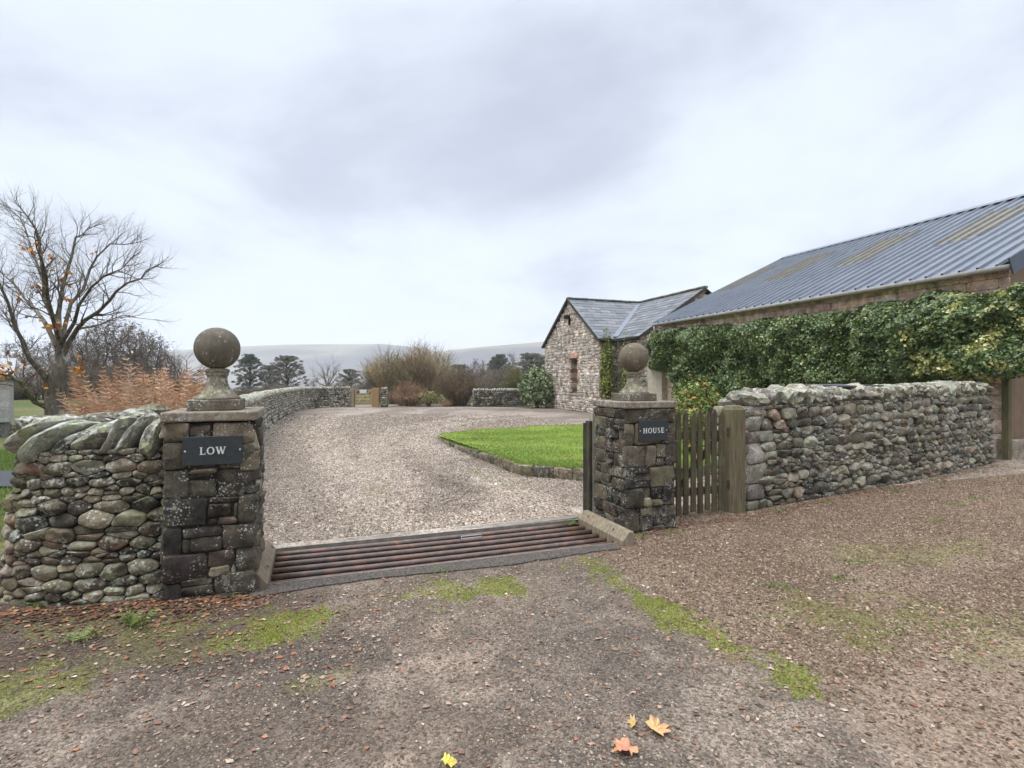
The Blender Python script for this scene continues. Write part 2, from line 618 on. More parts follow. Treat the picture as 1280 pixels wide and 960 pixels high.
LEFT_FRONT = [(50, 78, 167, 168), (169, 88, 272, 150), (274, 75, 485, 185), (50, 170, 157, 295), (159, 152, 303, 292), (305, 188, 485, 300),
              (50, 297, 165, 430), (167, 296, 296, 318), (167, 320, 282, 346), (167, 348, 297, 428), (299, 304, 485, 434), (50, 432, 252, 562),
              (254, 466, 372, 532), (254, 436, 406, 464), (300, 534, 398, 566), (254, 534, 298, 564), (400, 437, 485, 564), (374, 467, 398, 532),
              (50, 565, 134, 686), (137, 616, 172, 686), (137, 566, 322, 613), (174, 615, 322, 682), (324, 567, 485, 680), (50, 688, 254, 820),
              (256, 685, 388, 762), (256, 764, 362, 808), (391, 682, 485, 793), (364, 764, 389, 808), (50, 823, 126, 912), (129, 812, 280, 843),
              (129, 846, 280, 888), (283, 798, 485, 892), (129, 890, 280, 912), (283, 894, 485, 912)]
# right pillar, normalised (x left to right, y from the top down)
RIGHT_FRONT = [(0, 0, 1, .115), (0, .12, .2, .29), (.2, .12, .76, .29), (.76, .12, 1, .29), (0, .295, .42, .47), (.42, .295, .62, .47), (.62, .295, .8, .40), (.62, .40, .8, .47), (.8, .295, 1, .47),
               (0, .475, .23, .645), (.23, .475, .5, .53), (.23, .53, .5, .585), (.23, .585, .5, .645), (.5, .475, 1, .645), (0, .65, .36, .80), (.36, .65, .52, .73), (.36, .73, .52, .80), (.52, .65, .75, .75), (.52, .75, .75, .80), (.75, .65, 1, .80),
               (0, .805, .3, .99), (.3, .805, .56, .87), (.3, .87, .56, .99), (.56, .805, 1, .96), (.56, .96, .8, 1), (.8, .96, 1, 1), (0, .99, .56, 1)]



def ribbon(mb, pts, wid, o, a, b, n, d0, d1, col):
    k = len(pts); L = []; Rr = []
    for i in range(k):
        p = pts[max(i - 1, 0)]; q = pts[min(i + 1, k - 1)]
        tx, ty = q[0] - p[0], q[1] - p[1]; l = math.hypot(tx, ty); tx /= l; ty /= l
        w = wid[i] / 2
        L.append((pts[i][0] - ty * w, pts[i][1] + tx * w)); Rr.append((pts[i][0] + ty * w, pts[i][1] - tx * w))
    mb2 = L + Rr[::-1]
    vs = []
    for d in (d0, d1):
        for i in range(k):
            for P in (L[i], Rr[i]): vs.append(Vector(o) + Vector(a) * P[0] + Vector(b) * P[1] + Vector(n) * d)
    fs = []; K = 2 * k
    for i in range(k - 1):
        j = i * 2
        fs += [(K + j, K + j + 2, K + j + 3, K + j + 1), (j, j + 2, K + j + 2, K + j), (j + 1, K + j + 1, K + j + 3, j + 3)]
    fs += [(0, K, K + 1, 1), (K - 2, K - 1, 2 * K - 1, 2 * K - 2)]
    mb.add(vs, fs, col)


def lettering(mb, word, o, a, b, n, h, col):
    """roman capitals cut in white, o = centre of the word"""
    TK, TN, SF = .19, .10, .075
    W = {'L': .66, 'O': .92, 'W': 1.22, 'H': .90, 'U': .86, 'S': .62, 'E': .66}
    gap = .2
    tot = sum(W[c] for c in word) + gap * (len(word) - 1)
    x0 = -tot / 2; lay = [0.0]

    def st(P, wd):
        lay[0] += .00012
        ribbon(mb, [(q[0] * h, q[1] * h) for q in P], [w * h for w in wd], o, a, b, n, .0006, .0022 + lay[0], col)
    for c in word:
        def X(p): return [(x0 + q[0], q[1] - .5) for q in p]
        w = W[c]
        ser = lambda x, y, l: st(X([(x - l / 2, y), (x + l / 2, y)]), [SF, SF])
        if c == 'L':
            st(X([(.17, 0), (.17, 1)]), [TK, TK]); ser(.17, .97, .36); st(X([(.0, .035), (w, .035)]), [SF + .01, SF + .01]); st(X([(w - .03, 0), (w - .01, .26)]), [.09, .05])
        elif c == 'E':
            st(X([(.17, 0), (.17, 1)]), [TK, TK])
            for y, l in ((.035, w), (.965, w - .04)): st(X([(0, y), (l, y)]), [SF + .01] * 2)
            st(X([(.17, .52), (w - .14, .52)]), [SF] * 2)
            st(X([(w - .03, 0), (w - .01, .25)]), [.09, .05]); st(X([(w - .06, 1), (w - .05, .78)]), [.08, .05]); st(X([(w - .14, .42), (w - .14, .62)]), [.05, .05])
        elif c == 'H':
            for x in (.17, w - .17): st(X([(x, 0), (x, 1)]), [TK, TK]); ser(x, .03, .34); ser(x, .97, .34)
            st(X([(.17, .52), (w - .17, .52)]), [TN, TN])
        elif c == 'O':
            P = []; wd = []
            for i in range(33):
                t = 2 * math.pi * i / 32
                P.append((w / 2 + (w / 2 - .08) * math.cos(t), .5 + .47 * math.sin(t))); wd.append(TN + (TK - TN) * abs(math.cos(t)) ** 1.5)
            st(X(P), wd)
        elif c == 'U':
            P = [(.16, 1), (.16, .4)]; wd = [TK, TK]
            for i in range(1, 12):
                t = math.pi + math.pi * i / 12
                P.append((w / 2 - .01 + (w / 2 - .15) * math.cos(t), .36 + .33 * math.sin(t))); wd.append(TK - (TK - TN) * i / 12)
            P += [(w - .16, .4), (w - .16, 1)]; wd += [TN, TN]
            st(X(P), wd); ser(.16, .97, .32); ser(w - .16, .97, .26)
        elif c == 'S':
            P = []; wd = []
            K = [(w - .08, .80), (w - .17, .93), (w / 2, .975), (.16, .90), (.10, .74), (.2, .60), (w / 2, .5), (w - .17, .40), (w - .08, .25), (w - .17, .09), (w / 2 - .02, .025), (.13, .08), (.05, .22)]
            for i in range(len(K)):
                P.append(K[i]); wd.append([.05, .07, .08, .1, .13, .16, .17, .16, .13, .1, .08, .07, .05][i])
            st(X(P), wd)
        elif c == 'W':
            for (xa, xb, ww) in ((.1, .36, TK), (.36, .61, TN), (.55, .83, TK), (.83, 1.1, TN)):
                top_first = ww == TK
                P = [(xa, 1), (xb, 0)] if top_first else [(xa, 0), (xb, 1)]
                st(X(P), [ww, ww])
            ser(.1, .97, .3); ser(.57, .97, .2); ser(1.1, .97, .26)
        x0 += w + gap


M_SLATEPLATE = None
def plain(name, col, rough=.6, spec=.3, nscale=30, var=.2, bump=0, metal=0):
    t = NT(name); n = t.noise(nscale, 5, .6)
    c = t.mix(1.0, col, t.val(t.map(n, .25, .75, 1 - var, 1 + var)), 'MULTIPLY')
    if bump: t.bump(n, bump, .01)
    t.b.inputs['Metallic'].default_value = metal
    return t.out(c, rough, spec)


M_PLATE = plain('sign_slate', (.026, .029, .03), .45, .4, 40, .35, .1)
M_LETTER = plain('letter_white', (.58, .58, .54), .7, .2, 120, .25)
M_STEEL = plain('screw_steel', (.5, .5, .48), .35, .5, 80, .1, 0, .8)


def pillar(u0, v0, w, d, front, word, plate, label):
    """u0,v0 = near left corner"""
    H = 1.33
    c = uv(u0 + w / 2, v0 + d / 2)
    root = thing('gate_pillar', c, label, 'gate pillar')
    U = Vector((UX, UY, 0)); V = Vector((VX, VY, 0)); Z = Vector((0, 0, 1))
    mb = MB()
    mb.box(c + Z * (H / 2 - .05), U, V, Z, w / 2 - .026, d / 2 - .026, H / 2 + .04, (.04, .035, .028))
    A = uv(u0, v0); B = uv(u0 + w, v0); C_ = uv(u0 + w, v0 + d); D = uv(u0, v0 + d)
    rnd = random.Random(5 if word == 'LOW' else 9)

    def face(P, Q, bl, own):
        T = (Q - P).normalized(); N = Vector((T.y, -T.x, 0)); L = (Q - P).length
        fm = lambda s, h, dd: tuple(P + T * s + Z * h + N * (dd - .006))
        for (x0, y0, x1, y1) in bl:
            poly = [(x0, y0), (x1, y0), (x1, y1), (x0, y1)]
            jx = .009
            poly = [(p[0] + (rnd.uniform(-jx, jx) if .03 < p[0] < L - .03 else 0), p[1] + rnd.uniform(-jx, jx)) for p in poly]
            small = (x1 - x0) * (y1 - y0) < .012
            col = pick(PAL_COBBLE if rnd.random() < (.4 if small else .12) else PAL_DARK, .2)
            face_stone(mb, poly, fm, col, bulge=rnd.uniform(.018, .034), depth=.1 if own else .05, gap=.003, n=44, rings=5, exp=.12 if not small else .25, rnd=.022 if small else .016, rough=.2, tilt=.3, facets=3,
                       shift=rnd.uniform(-.012, .010))
    face(A, B, front, True)
    ins = .0
    for P, Q in ((B, C_), (D, A)): face(P, Q, blocks_random((Q - P).length, H, rnd), True)
    face(C_, D, blocks_random(w, H, rnd), True)
    mb.build('shaft', M_DARK, root, smooth=True, sharp=38)
    # cap slab
    mb = MB(); mb.box(c + Z * (H + .04), U, V, Z, w / 2 + .015, d / 2 + .03, .036, (.185, .15, .112))
    o = mb.build('cap_slab', M_CAP, root); bevel(o, .012, 2)
    # finial
    T = H + .077
    mb = MB(); mb.box(c + Z * (T + .042), U, V, Z, .185, .185, .042, (.13, .108, .08)); o = mb.build('plinth', M_CAP, root); bevel(o, .008, 2)
    mb = MB()
    T2 = T + .0845
    prof = [(.168, 0), (.17, .008), (.155, .02), (.125, .045), (.1, .075), (.084, .105), (.076, .135), (.073, .165), (.074, .185), (.082, .19), (.085, .198), (.082, .205), (.084, .21), (.09, .217), (.092, .225), (.088, .236), (.07, .245)]
    mb.lathe(prof, c + Z * T2, 40, (.165, .135, .098)); mb.build('pedestal', M_CAP, root, smooth=True)
    mb = MB()
    r = .168
    n = 26; ball = [(max(r * math.sin(math.pi * i / n), .002), -r * math.cos(math.pi * i / n)) for i in range(n + 1)]
    mb.lathe(ball, c + Z * (T2 + .238 + r), 48, (.115, .098, .072) if word == 'LOW' else (.14, .112, .078))
    o_ = c + Z * (T2 + .238 + r); sv = []
    for p in mb.v:
        q = Vector(p) - o_; e = mnoise.noise(q * 9 + Vector((u0 * 7, 3, 1))) * .6 + mnoise.noise(q * 24) * .35 + mnoise.noise(q * 60) * .2
        sv.append(tuple(o_ + q * (1 + .016 * e)))
    mb.v = sv; mb.build('ball', M_BALL, root, smooth=True)
    # name plate
    pu, pz, pw, ph = plate
    o0 = uv(pu, v0, pz) + Vector((UX, UY, 0)) * 0 - V * .03
    mb = MB(); mb.box(o0, U, -V, Z, pw / 2, .009, ph / 2, (.03, .032, .034))
    pl = mb.build('nameplate', M_PLATE, root); bevel(pl, .002, 1)
    mb = MB(); lettering(mb, word, o0 - V * .0092, U, Z, -V, ph * (.255 if word == 'LOW' else .245), (.7, .7, .66)); mb.build('lettering', M_LETTER, pl)
    for s in (-1, 1):
        mb = MB(); mb.lathe([(.007, 0), (.007, .002), (.004, .004)], (0, 0, 0), 10, (.5, .5, .48))
        q = Matrix((U.to_4d(), Z.to_4d(), (-V).to_4d(), (0, 0, 0, 1))); q.transpose()
        p0 = o0 - V * .0092 + U * (s * (pw / 2 - .018))
        vs = [p0 + U * a[0] + Z * a[1] - V * a[2] for a in mb.v]; mb.v = [tuple(x) for x in vs]
        mb.build('screw', M_STEEL, pl, smooth=False)
    return root


def ball_mat():
    t = NT('ball_sandstone'); co = t.coord()
    c = t.attr()
    n1 = t.noise(5, 6, .65, co)
    c = t.mix(1.0, c, t.val(t.map(n1, .3, .7, .65, 1.35)), 'MULTIPLY')
    st = t.new('ShaderNodeMapping'); st.inputs['Scale'].default_value = (1, 1, .15); t.link(co, st.inputs[0])
    c = t.mix(t.map(t.noise(16, 4, .6, st.outputs[0]), .5, .75, 0, .45), c, (.27, .22, .15))
    v = t.voro(30, co); sf = t.math('MULTIPLY', t.map(v, .36, .26), t.map(t.noise(7, 5, .65, co), .52, .58))
    c = t.mix(t.math('MULTIPLY', sf, .6), c, (.42, .41, .36))
    h = t.math('ADD', n1, t.math('MULTIPLY', t.noise(70, 4, .65, co), .4)); t.bump(h, .3, .015)
    return t.out(c, .9, .2)


M_BALL = ball_mat()

left_wall()
LF = [((a - 50) / 435 * .613, (912 - d_) / 837 * 1.33, (c_ - 50) / 435 * .613, (912 - b_) / 837 * 1.33) for a, b_, c_, d_ in LEFT_FRONT]
pillar(-1.037, 4.613, .613, .62, LF, 'LOW', (-.708, 1.118, .40, .212), 'square stone gate pillar with ball finial and dark plate reading LOW')
RF = [(a * .65, (1 - d_) * 1.33, c_ * .65, (1 - b_) * 1.33) for a, b_, c_, d_ in RIGHT_FRONT]
pillar(3.112, 5.05, .65, .64, RF, 'HOUSE', (3.455, 1.095, .37, .225), 'square stone gate pillar with ball finial and dark plate reading HOUSE')
# ================================================================ RIGHT WALL
U3 = Vector((UX, UY, 0)); V3 = Vector((VX, VY, 0)); Z3 = Vector((0, 0, 1))


def right_wall():
    a = Vector((2.93, 6.80, 0)); b = Vector((9.52, 10.72, 0))
    S = (b - a).length
    path = Path([tuple(a.xy), tuple((a.lerp(b, .33) + Vector((.02, -.05, 0))).xy), tuple((a.lerp(b, .66) + Vector((.05, -.08, 0))).xy), tuple(b.xy)], 2, H=1.30, batter=.1, hfun=lambda t: 1.0 + .07 * t / S)
    root = thing('drystone_wall', (a + b) / 2, 'pale dry stone wall with rounded lichen-white coping under the ivy, right of the wooden wicket gate', 'stone wall')
    mb = MB(); wall_core(mb, path, .5, 1.27, inset=.06, col=(.03, .026, .021))  # near-black core colour stands in for shade in the joints
    # end quoins by the gate post
    y = 0
    for hh, w in ((.12, .4), (.2, .34), (.25, .42), (.26, .5), (.15, .6), (.19, .38), (.13, .45)):
        x0 = 0
        for k in range(2 if hh in (.15, .12) else 1):
            x1 = w * (.55 if (k == 0 and hh in (.15, .12)) else 1)
            face_stone(mb, [(x0, y), (x1, y + random.uniform(-.01, .01)), (x1, y + hh), (x0, y + hh)], path.map, pick([(.5, (.14, .12, .095)), (.5, (.21, .185, .15))], .2), bulge=.05, depth=.3, gap=.003, n=36, rings=6, exp=.22, rnd=.03, rough=.2, facets=3)
            x0 = x1
        y += hh
    sk = lambda s, h: s < .37 + .04 * math.sin(h * 9)
    wall_face(mb, path, PAL_PALE, .06, .155, 1.3, 2.8, n=26, rings=6, bulge=.075, gap=.003, exp=.4, asp=1.85, rough=.36, rnd=.03, facets=7, skip=sk, thin=.32)
    # end cheek beside the gate
    T = (b - a).normalized(); N = Vector((T.y, -T.x, 0))
    e0 = a - N * .5
    fm = lambda s, h, d: tuple(e0 + N * s - T * (d + .004) + Z3 * h)
    ep = Path([tuple(e0.xy), tuple(a.xy)], 0, H=1.3)
    wall_face(mb, ep, PAL_PALE, .14, .22, 1.2, 2, n=12, rings=4, bulge=.03)
    bk = Path([tuple((b - N * .5).xy), tuple((a - N * .5).xy)], 0, H=1.3)
    wall_face(mb, bk, PAL_PALE, .12, .2, 1.2, 2.2, n=8, rings=3, bulge=.03)
    mb.build('stonework', M_PALE, root, smooth=True, sharp=42)
    t = .14; i = 0
    while t < path.S - .12:
        w = random.uniform(.15, .28) if i else .38
        x, y, tx, ty = path.at(min(t + w / 2, path.S)); Tv = Vector((tx, ty, 0)); Nv = Vector((ty, -tx, 0))
        hh = random.uniform(.1, .125) if i else .095
        lean = R(random.uniform(5, 22)) if i else 0
        ax = Tv * math.sin(lean) + Z3 * math.cos(lean); az = Tv * math.cos(lean) - Z3 * math.sin(lean)
        c = Vector((x, y, 0)) - Nv * .30 + Z3 * (1.30 * path.hfun(t) + hh * .82)
        mb = MB(); rock(mb, c, az, Nv, ax, w * .56, random.uniform(.23, .28), hh * random.uniform(.85, 1.25), q=3.6, rough=.28, facets=7, sub=3, col=pick([(.55, (.26, .24, .185)), (.25, (.19, .17, .13)), (.2, (.13, .115, .088))], .2))
        mb.build('cope_stone', M_COPE, root, smooth=True, sharp=32)
        t += w * .97; i += 1


right_wall()


# ================================================================ COURTYARD WALLS
def far_wall(pts, label, sm=2, H=1.02, closed=True, cope=.17, pal_=None):
    path = Path(pts, sm, H=H, batter=.06)
    x, y, _, _ = path.at(path.S / 2)
    root = thing('drystone_wall', (x, y, 0), label, 'stone wall')
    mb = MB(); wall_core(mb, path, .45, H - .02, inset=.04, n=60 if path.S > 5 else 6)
    wall_face(mb, path, pal_ or [(.4, (.24, .215, .165)), (.3, (.14, .12, .09)), (.15, (.34, .31, .25)), (.15, (.08, .07, .055))], .08, .15, 1.1, 2.2, n=10, rings=3, bulge=.06, gap=.008, rough=.15)
    if closed:
        q = [path.at(t) for t in path.L]
        bk = Path([(x - ty * .45, y + tx * .45) for x, y, tx, ty in q][::-1], 0, H=H)
        wall_face(mb, bk, PAL_PALE, .12, .2, 1.2, 2.2, n=7, rings=2, bulge=.03)
        for t0, sg in ((0, 1), (path.S, -1)):
            x, y, tx, ty = path.at(t0)
            A = (x - ty * .45, y + tx * .45); B = (x, y)
            wall_face(mb, Path([A, B] if sg > 0 else [B, A], 0, H=H), PAL_PALE, .1, .18, 1.2, 2, n=8, rings=3, bulge=.03)
    mb.build('stonework', M_FAR, root, smooth=True)
    mb = MB(); t = .05
    while t < path.S:
        x, y, tx, ty = path.at(t); Tv = Vector((tx, ty, 0)); Nv = Vector((ty, -tx, 0))
        lean = R(random.uniform(20, 42)); ax = Tv * math.sin(lean) + Z3 * math.cos(lean); az = Tv * math.cos(lean) - Z3 * math.sin(lean)
        c = Vector((x, y, 0)) - Nv * .24 + Z3 * (H + .07)
        rock(mb, c, ax, Nv, az, cope * random.uniform(.6, .9), .24, random.uniform(.045, .075), q=3, rough=.15, facets=3, sub=2, col=pick([(.6, (.24, .22, .17)), (.4, (.15, .135, .1))], .2))
        t += random.uniform(.1, .17)
    mb.build('coping', M_COPE, root, smooth=True)


far_wall([tuple(uv(-1.22, 5.32).xy), tuple(uv(-1.3, 12).xy), (-8.1, 18.1), (-9.3, 22.2), (-11.0, 28.0), (-11.4, 30.4), (-10.8, 31.75), (-9.45, 31.95)],
         'long dry stone wall curving round the left side of the gravel courtyard', sm=2, H=1.05)
far_wall([(-7.72, 31.95), (-7.36, 31.97)], 'short dry stone wall stub right of the small pale wooden gate', sm=0, H=1.0)
far_wall([(-2.3, 32.2), (.9, 32.6)], 'low dark dry stone wall across the back of the courtyard, between brown bush and rhododendron', sm=0, H=.92, pal_=[(.5, (.10, .088, .068)), (.3, (.06, .053, .042)), (.2, (.2, .18, .14))])

# ================================================================ CATTLE GRID
PU0, PU1, PV0, PV1 = -.33, 2.85, 4.79, 5.73


def rust_mat():
    t = NT('rusty_pipe'); co = t.coord()
    n1 = t.noise(9, 6, .65, co); n2 = t.noise(3, 4, .6, co)
    c = t.mix(t.map(n1, .45, .65), (.07, .045, .034), (.15, .075, .045))
    c = t.mix(t.math('MULTIPLY', t.map(n1, .62, .68), t.map(n2, .5, .62)), c, (.30, .125, .05))
    c = t.mix(t.map(t.noise(40, 3, .6, co), .6, .72, 0, .5), c, (.2, .17, .15))
    t.bump(t.noise(60, 4, .6, co), .35, .004)
    return t.out(c, .42, .5)


M_RUST = rust_mat()
M_CONC = plain('old_concrete', (.085, .073, .062), .95, .15, 14, .4, .3)
M_CONCL = plain('pale_concrete', (.20, .175, .145), .95, .15, 9, .4, .3)
M_PIT = plain('pit_black', (.016, .014, .012), .9, .2, 8, .4)  # near black: the shade between the grid bars is put into the colour
M_GUARD = wood_mat('weathered_timber', (1, 1, .1), 40, .55, .15)
M_OLDWOOD = wood_mat('mossy_grey_timber', (1, 1, .05), 70, .4, .6)
M_NEWWOOD = wood_mat('fresh_larch', (1, 1, .05), 40, .75, 0)

grid = thing('cattle_grid', uv((PU0 + PU1) / 2, (PV0 + PV1) / 2, 0), 'rusty cattle grid of steel pipes set into the drive between the two stone pillars', 'cattle grid')
for i in range(6):
    v = PV0 + .075 + i * .158
    mb = MB(); a = uv(PU0 - .1, v, -.03 + random.uniform(-.004, .004)); b = uv(PU1 + .12, v + random.uniform(-.006, .006), -.03 + random.uniform(-.006, .004))
    mb.tube([a.lerp(b, k / 8) + Z3 * (-.008 * math.sin(math.pi * k / 8)) for k in range(9)], .027, 18, (.1, .06, .045))
    mb.build('bar', M_RUST, grid, smooth=True)
for u in (PU0 + .5, (PU0 + PU1) / 2, PU1 - .5):
    mb = MB(); mb.box(uv(u, (PV0 + PV1) / 2, -.14), U3, V3, Z3, .03, .46, .05, (.06, .04, .035)); mb.build('bearer', M_RUST, grid)
mb = MB()
for (u, v, eu, ev) in ((1.26, PV0 - .01, 1.62, .006), (1.26, PV1 + .015, 1.62, .008)):
    mb.box(uv(u, v, -.055), U3, V3, Z3, eu, ev, .062, (.2, .19, .175))
mb.build('frame', M_CONCL, grid)
mb = MB()
zb = -.42
for (u, v, eu, ev) in ((1.26, PV0 - .03, 1.75, .02), (1.26, PV1 + .03, 1.75, .02)):
    mb.box(uv(u, v, -.24), U3, V3, Z3, eu, ev, .18, (.05, .045, .04))
for u in (PU0 - .13, PU1 + .15):
    mb.box(uv(u, (PV0 + PV1) / 2, -.2), U3, V3, Z3, .02, .5, .2, (.05, .045, .04))
mb.box(uv(1.26, (PV0 + PV1) / 2, zb), U3, V3, Z3, 1.75, .52, .02, (.03, .025, .02))
mb.build('pit', M_PIT, grid)
mb = MB()
wl = [uv(1.42, 5.42, .014), uv(1.44, 5.50, .014), uv(1.66, 5.50, .014), uv(1.63, 5.42, .014), uv(1.42, 5.42, .014)]
mb.tube(wl, .004, 6, (.5, .5, .48)); mb.build('wire_loop', M_STEEL, grid)


def guard(u, side, label):
    """chamfered timber lying along the end of the grid; its sloping face looks at the bars"""
    root = thing('timber_guard', uv(u, 5.2), label, 'timber beam', 'timbers at the ends of the cattle grid')
    w = .13; h = .13
    poly = [(0, -.05), (w, -.05), (w, .045), (.06, h), (0, h)] if side < 0 else [(0, -.05), (0, .045), (w - .06, h), (w, h), (w, -.05)][::-1]
    mb = MB(); mb.prism(poly, uv(u, 4.66 if side < 0 else 4.68), U3, Z3, V3, 0, .97, (.22, .175, .12) if side > 0 else (.15, .115, .08))
    o = mb.build('beam', M_GUARD, root); bevel(o, .008, 2)
    for k in (.25, .8):
        mb = MB(); q = uv(u + (.107 if side < 0 else .043), 4.68 + k, .098)
        n = (U3 * (.77 if side < 0 else -.77) + Z3 * .63)
        mb.tube([q, q + n * .008], .011, 8, (.1, .08, .07)); mb.build('bolt', M_RUST, root)


guard(-.47, -1, 'short brown timber with a sloping face at the foot of the LOW pillar')
guard(2.87, 1, 'pale timber with a sloping face, lying at the foot of the HOUSE pillar')

# ================================================================ WICKET GATE
g0 = Vector((1.90, 6.44, 0)); g1 = Vector((2.64, 6.74, 0))
GT = (g1 - g0).normalized(); GN = Vector((GT.y, -GT.x, 0))
wg = thing('wicket_gate', (g0 + g1) / 2, 'weathered picket wicket gate between the HOUSE pillar and a stout post', 'gate')
for i in range(7):
    s = .055 + i * .107
    hh = 1.22 + random.uniform(-.02, .03); z0 = .05 + random.uniform(-.02, .02)
    w = .036 + (.008 if i == 6 else 0)
    poly = [(-w, z0), (w, z0), (w, hh), (w * .1, hh + .055), (-w * .1, hh + .055), (-w, hh)]
    mb = MB(); c = random.uniform(.75, 1.15)
    lean = random.uniform(-.008, .008)
    b_ = (Z3 + GT * lean)
    mb.prism(poly, g0 + GT * s + GN * .03, GT, b_, GN, 0, .022, (.085 * c, .066 * c, .040 * c))
    o = mb.build('picket', M_OLDWOOD, wg); bevel(o, .003, 1)
for z in (.3, .98):
    mb = MB(); mb.box(g0 + GT * .385 + Z3 * z + GN * .012, GT, GN, Z3, .385, .017, .045, (.085, .068, .045)); mb.build('rail', M_OLDWOOD, wg)
mb = MB(); A_ = g0 + GT * .06 + Z3 * .32 - GN * .018; B_ = g0 + GT * .7 + Z3 * .95 - GN * .018
d_ = (B_ - A_).normalized(); mb.box((A_ + B_) / 2, d_, GN, d_.cross(GN), (B_ - A_).length / 2, .012, .04, (.085, .068, .045)); mb.build('brace', M_OLDWOOD, wg)

gp = thing('gate_post', (2.77, 6.80, 0), 'stout mossy square wooden post at the end of the pale stone wall', 'post')
mb = MB(); c0 = Vector((2.765, 6.80, 0)); w = .105
mb.add([c0 + GT * (a * w) + GN * (b * .1) + Z3 * z for z in (-.1, 1.27) for a, b in ((-1, -1), (1, -1), (1, 1), (-1, 1))] +
       [c0 + GT * (a * w * .72) + GN * (b * .07) + Z3 * 1.325 for a, b in ((-1, -1), (1, -1), (1, 1), (-1, 1))],
       [(3, 2, 1, 0)] + [(i, (i + 1) % 4, 4 + (i + 1) % 4, 4 + i) for i in range(4)] + [(4 + i, 4 + (i + 1) % 4, 8 + (i + 1) % 4, 8 + i) for i in range(4)] + [(8, 9, 10, 11)], (.15, .118, .072))
o = mb.build('post', M_OLDWOOD, gp); bevel(o, .01, 2)
for z in (.35, 1.0):
    mb = MB(); mb.box(c0 - GT * .108 + GN * .03 + Z3 * z, GT, GN, Z3, .006, .02, .05, (.05, .04, .035)); mb.build('hinge', M_OLDWOOD, gp)

# dark post and folded gate end by the left face of the HOUSE pillar
fp = thing('gate_post', (.93, 6.52, 0), 'slim dark wooden post standing against the left side of the HOUSE pillar', 'post')
mb = MB(); mb.box((.925, 6.55, .53), GT, GN, Z3, .022, .045, .62, (.06, .048, .036)); o = mb.build('post', M_OLDWOOD, fp); bevel(o, .005, 1)
mb = MB(); mb.box((.888, 6.6, .52), GT, GN, Z3, .009, .04, .6, (.035, .03, .025)); o = mb.build('board', M_OLDWOOD, fp); bevel(o, .003, 1)
mb = MB(); mb.box((.966, 6.56, .55), GT, GN, Z3, .014, .045, .7, (.34, .31, .26)); o = mb.build('batten', M_GUARD, fp); bevel(o, .003, 1)

# ================================================================ SMALL FAR GATE
for x, w, lb in ((-9.33, .1, 'thin weathered post at the left of the small pale gate far across the courtyard'), (-8.0, .2, 'orange larch post right of the small pale gate far across the courtyard')):
    p = thing('gate_post', (x, 31.95, 0), lb, 'post')
    mb = MB(); mb.box((x, 31.95, .54), (1, 0, 0), (0, 1, 0), Z3, w, .1, .58, (.25, .155, .075) if w > .15 else (.2, .155, .1)); o = mb.build('post', M_NEWWOOD, p); bevel(o, .015, 1)
fg = thing('field_gate', (-8.72, 31.95, 0), 'small pale wooden barred gate at the far side of the gravel courtyard', 'gate')
for z in (.22, .4, .58, .78, 1.0):
    mb = MB(); mb.box((-8.7, 31.95, z), (1, 0, 0), (0, 1, 0), Z3, .47, .02, .045, (.26, .19, .11)); mb.build('rail', M_NEWWOOD, fg)
for x in (-9.15, -8.25):
    mb = MB(); mb.box((x, 31.91, .6), (1, 0, 0), (0, 1, 0), Z3, .04, .018, .47, (.27, .2, .11)); mb.build('stile', M_NEWWOOD, fg)
mb = MB(); A_ = Vector((-9.12, 31.885, .2)); B_ = Vector((-8.28, 31.885, 1.0)); d_ = (B_ - A_).normalized()
mb.box((A_ + B_) / 2, d_, (0, 1, 0), d_.cross(Vector((0, 1, 0))), (B_ - A_).length / 2, .012, .035, (.36, .24, .12)); mb.build('brace', M_NEWWOOD, fg)
mb = MB(); mb.box((-8.72, 31.86, .93), (1, 0, 0), (0, 1, 0), Z3, .2, .008, .11, (.6, .6, .58)); mb.build('notice', plain('notice_white', (.5, .5, .5), .5, .3, 20, .1), fg)


# ================================================================ GROUND SHEETS
def graded(segs):
    o = []
    for a, b, d in segs:
        n = max(1, int(round((b - a) / d))); o += list(np.linspace(a, b, n + 1)[:-1])
    o.append(segs[-1][1]); return np.array(o)


def hfun(x, y):
    return .03 * (fbm(x * .35, y * .35, 3, 3) - .5) + .016 * (fbm(x * 1.6, y * 1.6, 3, 8) - .5) + .008 * (fbm(x * 9, y * 9, 3, 5) - .5)


def sheet(name, us, vs, keep, colf, mat, z0=0.0, hf=hfun, world=False):
    Uu, Vv = np.meshgrid(us, vs, indexing='ij')
    X, Y = (Uu, Vv) if world else (UX * Uu + VX * Vv, UY * Uu + VY * Vv)
    Zz = hf(X, Y) + z0
    nu, nv = len(us), len(vs)
    idx = np.arange(nu * nv).reshape(nu, nv)
    cu = (us[:-1] + us[1:]) / 2; cv = (vs[:-1] + vs[1:]) / 2
    CU, CV = np.meshgrid(cu, cv, indexing='ij')
    K = keep(CU, CV)
    F = np.stack([idx[:-1, :-1], idx[1:, :-1], idx[1:, 1:], idx[:-1, 1:]], -1)[K]
    used = np.zeros(nu * nv, bool); used[F.ravel()] = True
    rem = np.cumsum(used) - 1
    P = np.stack([X, Y, Zz], -1).reshape(-1, 3)[used]
    C = colf(P[:, 0], P[:, 1])
    return np_obj(name, P, rem[F], mat, None, C, True)


def blend(a, b, m):
    a = np.asarray(a, float); b = np.asarray(b, float)
    return a * (1 - m[:, None]) + b * m[:, None]


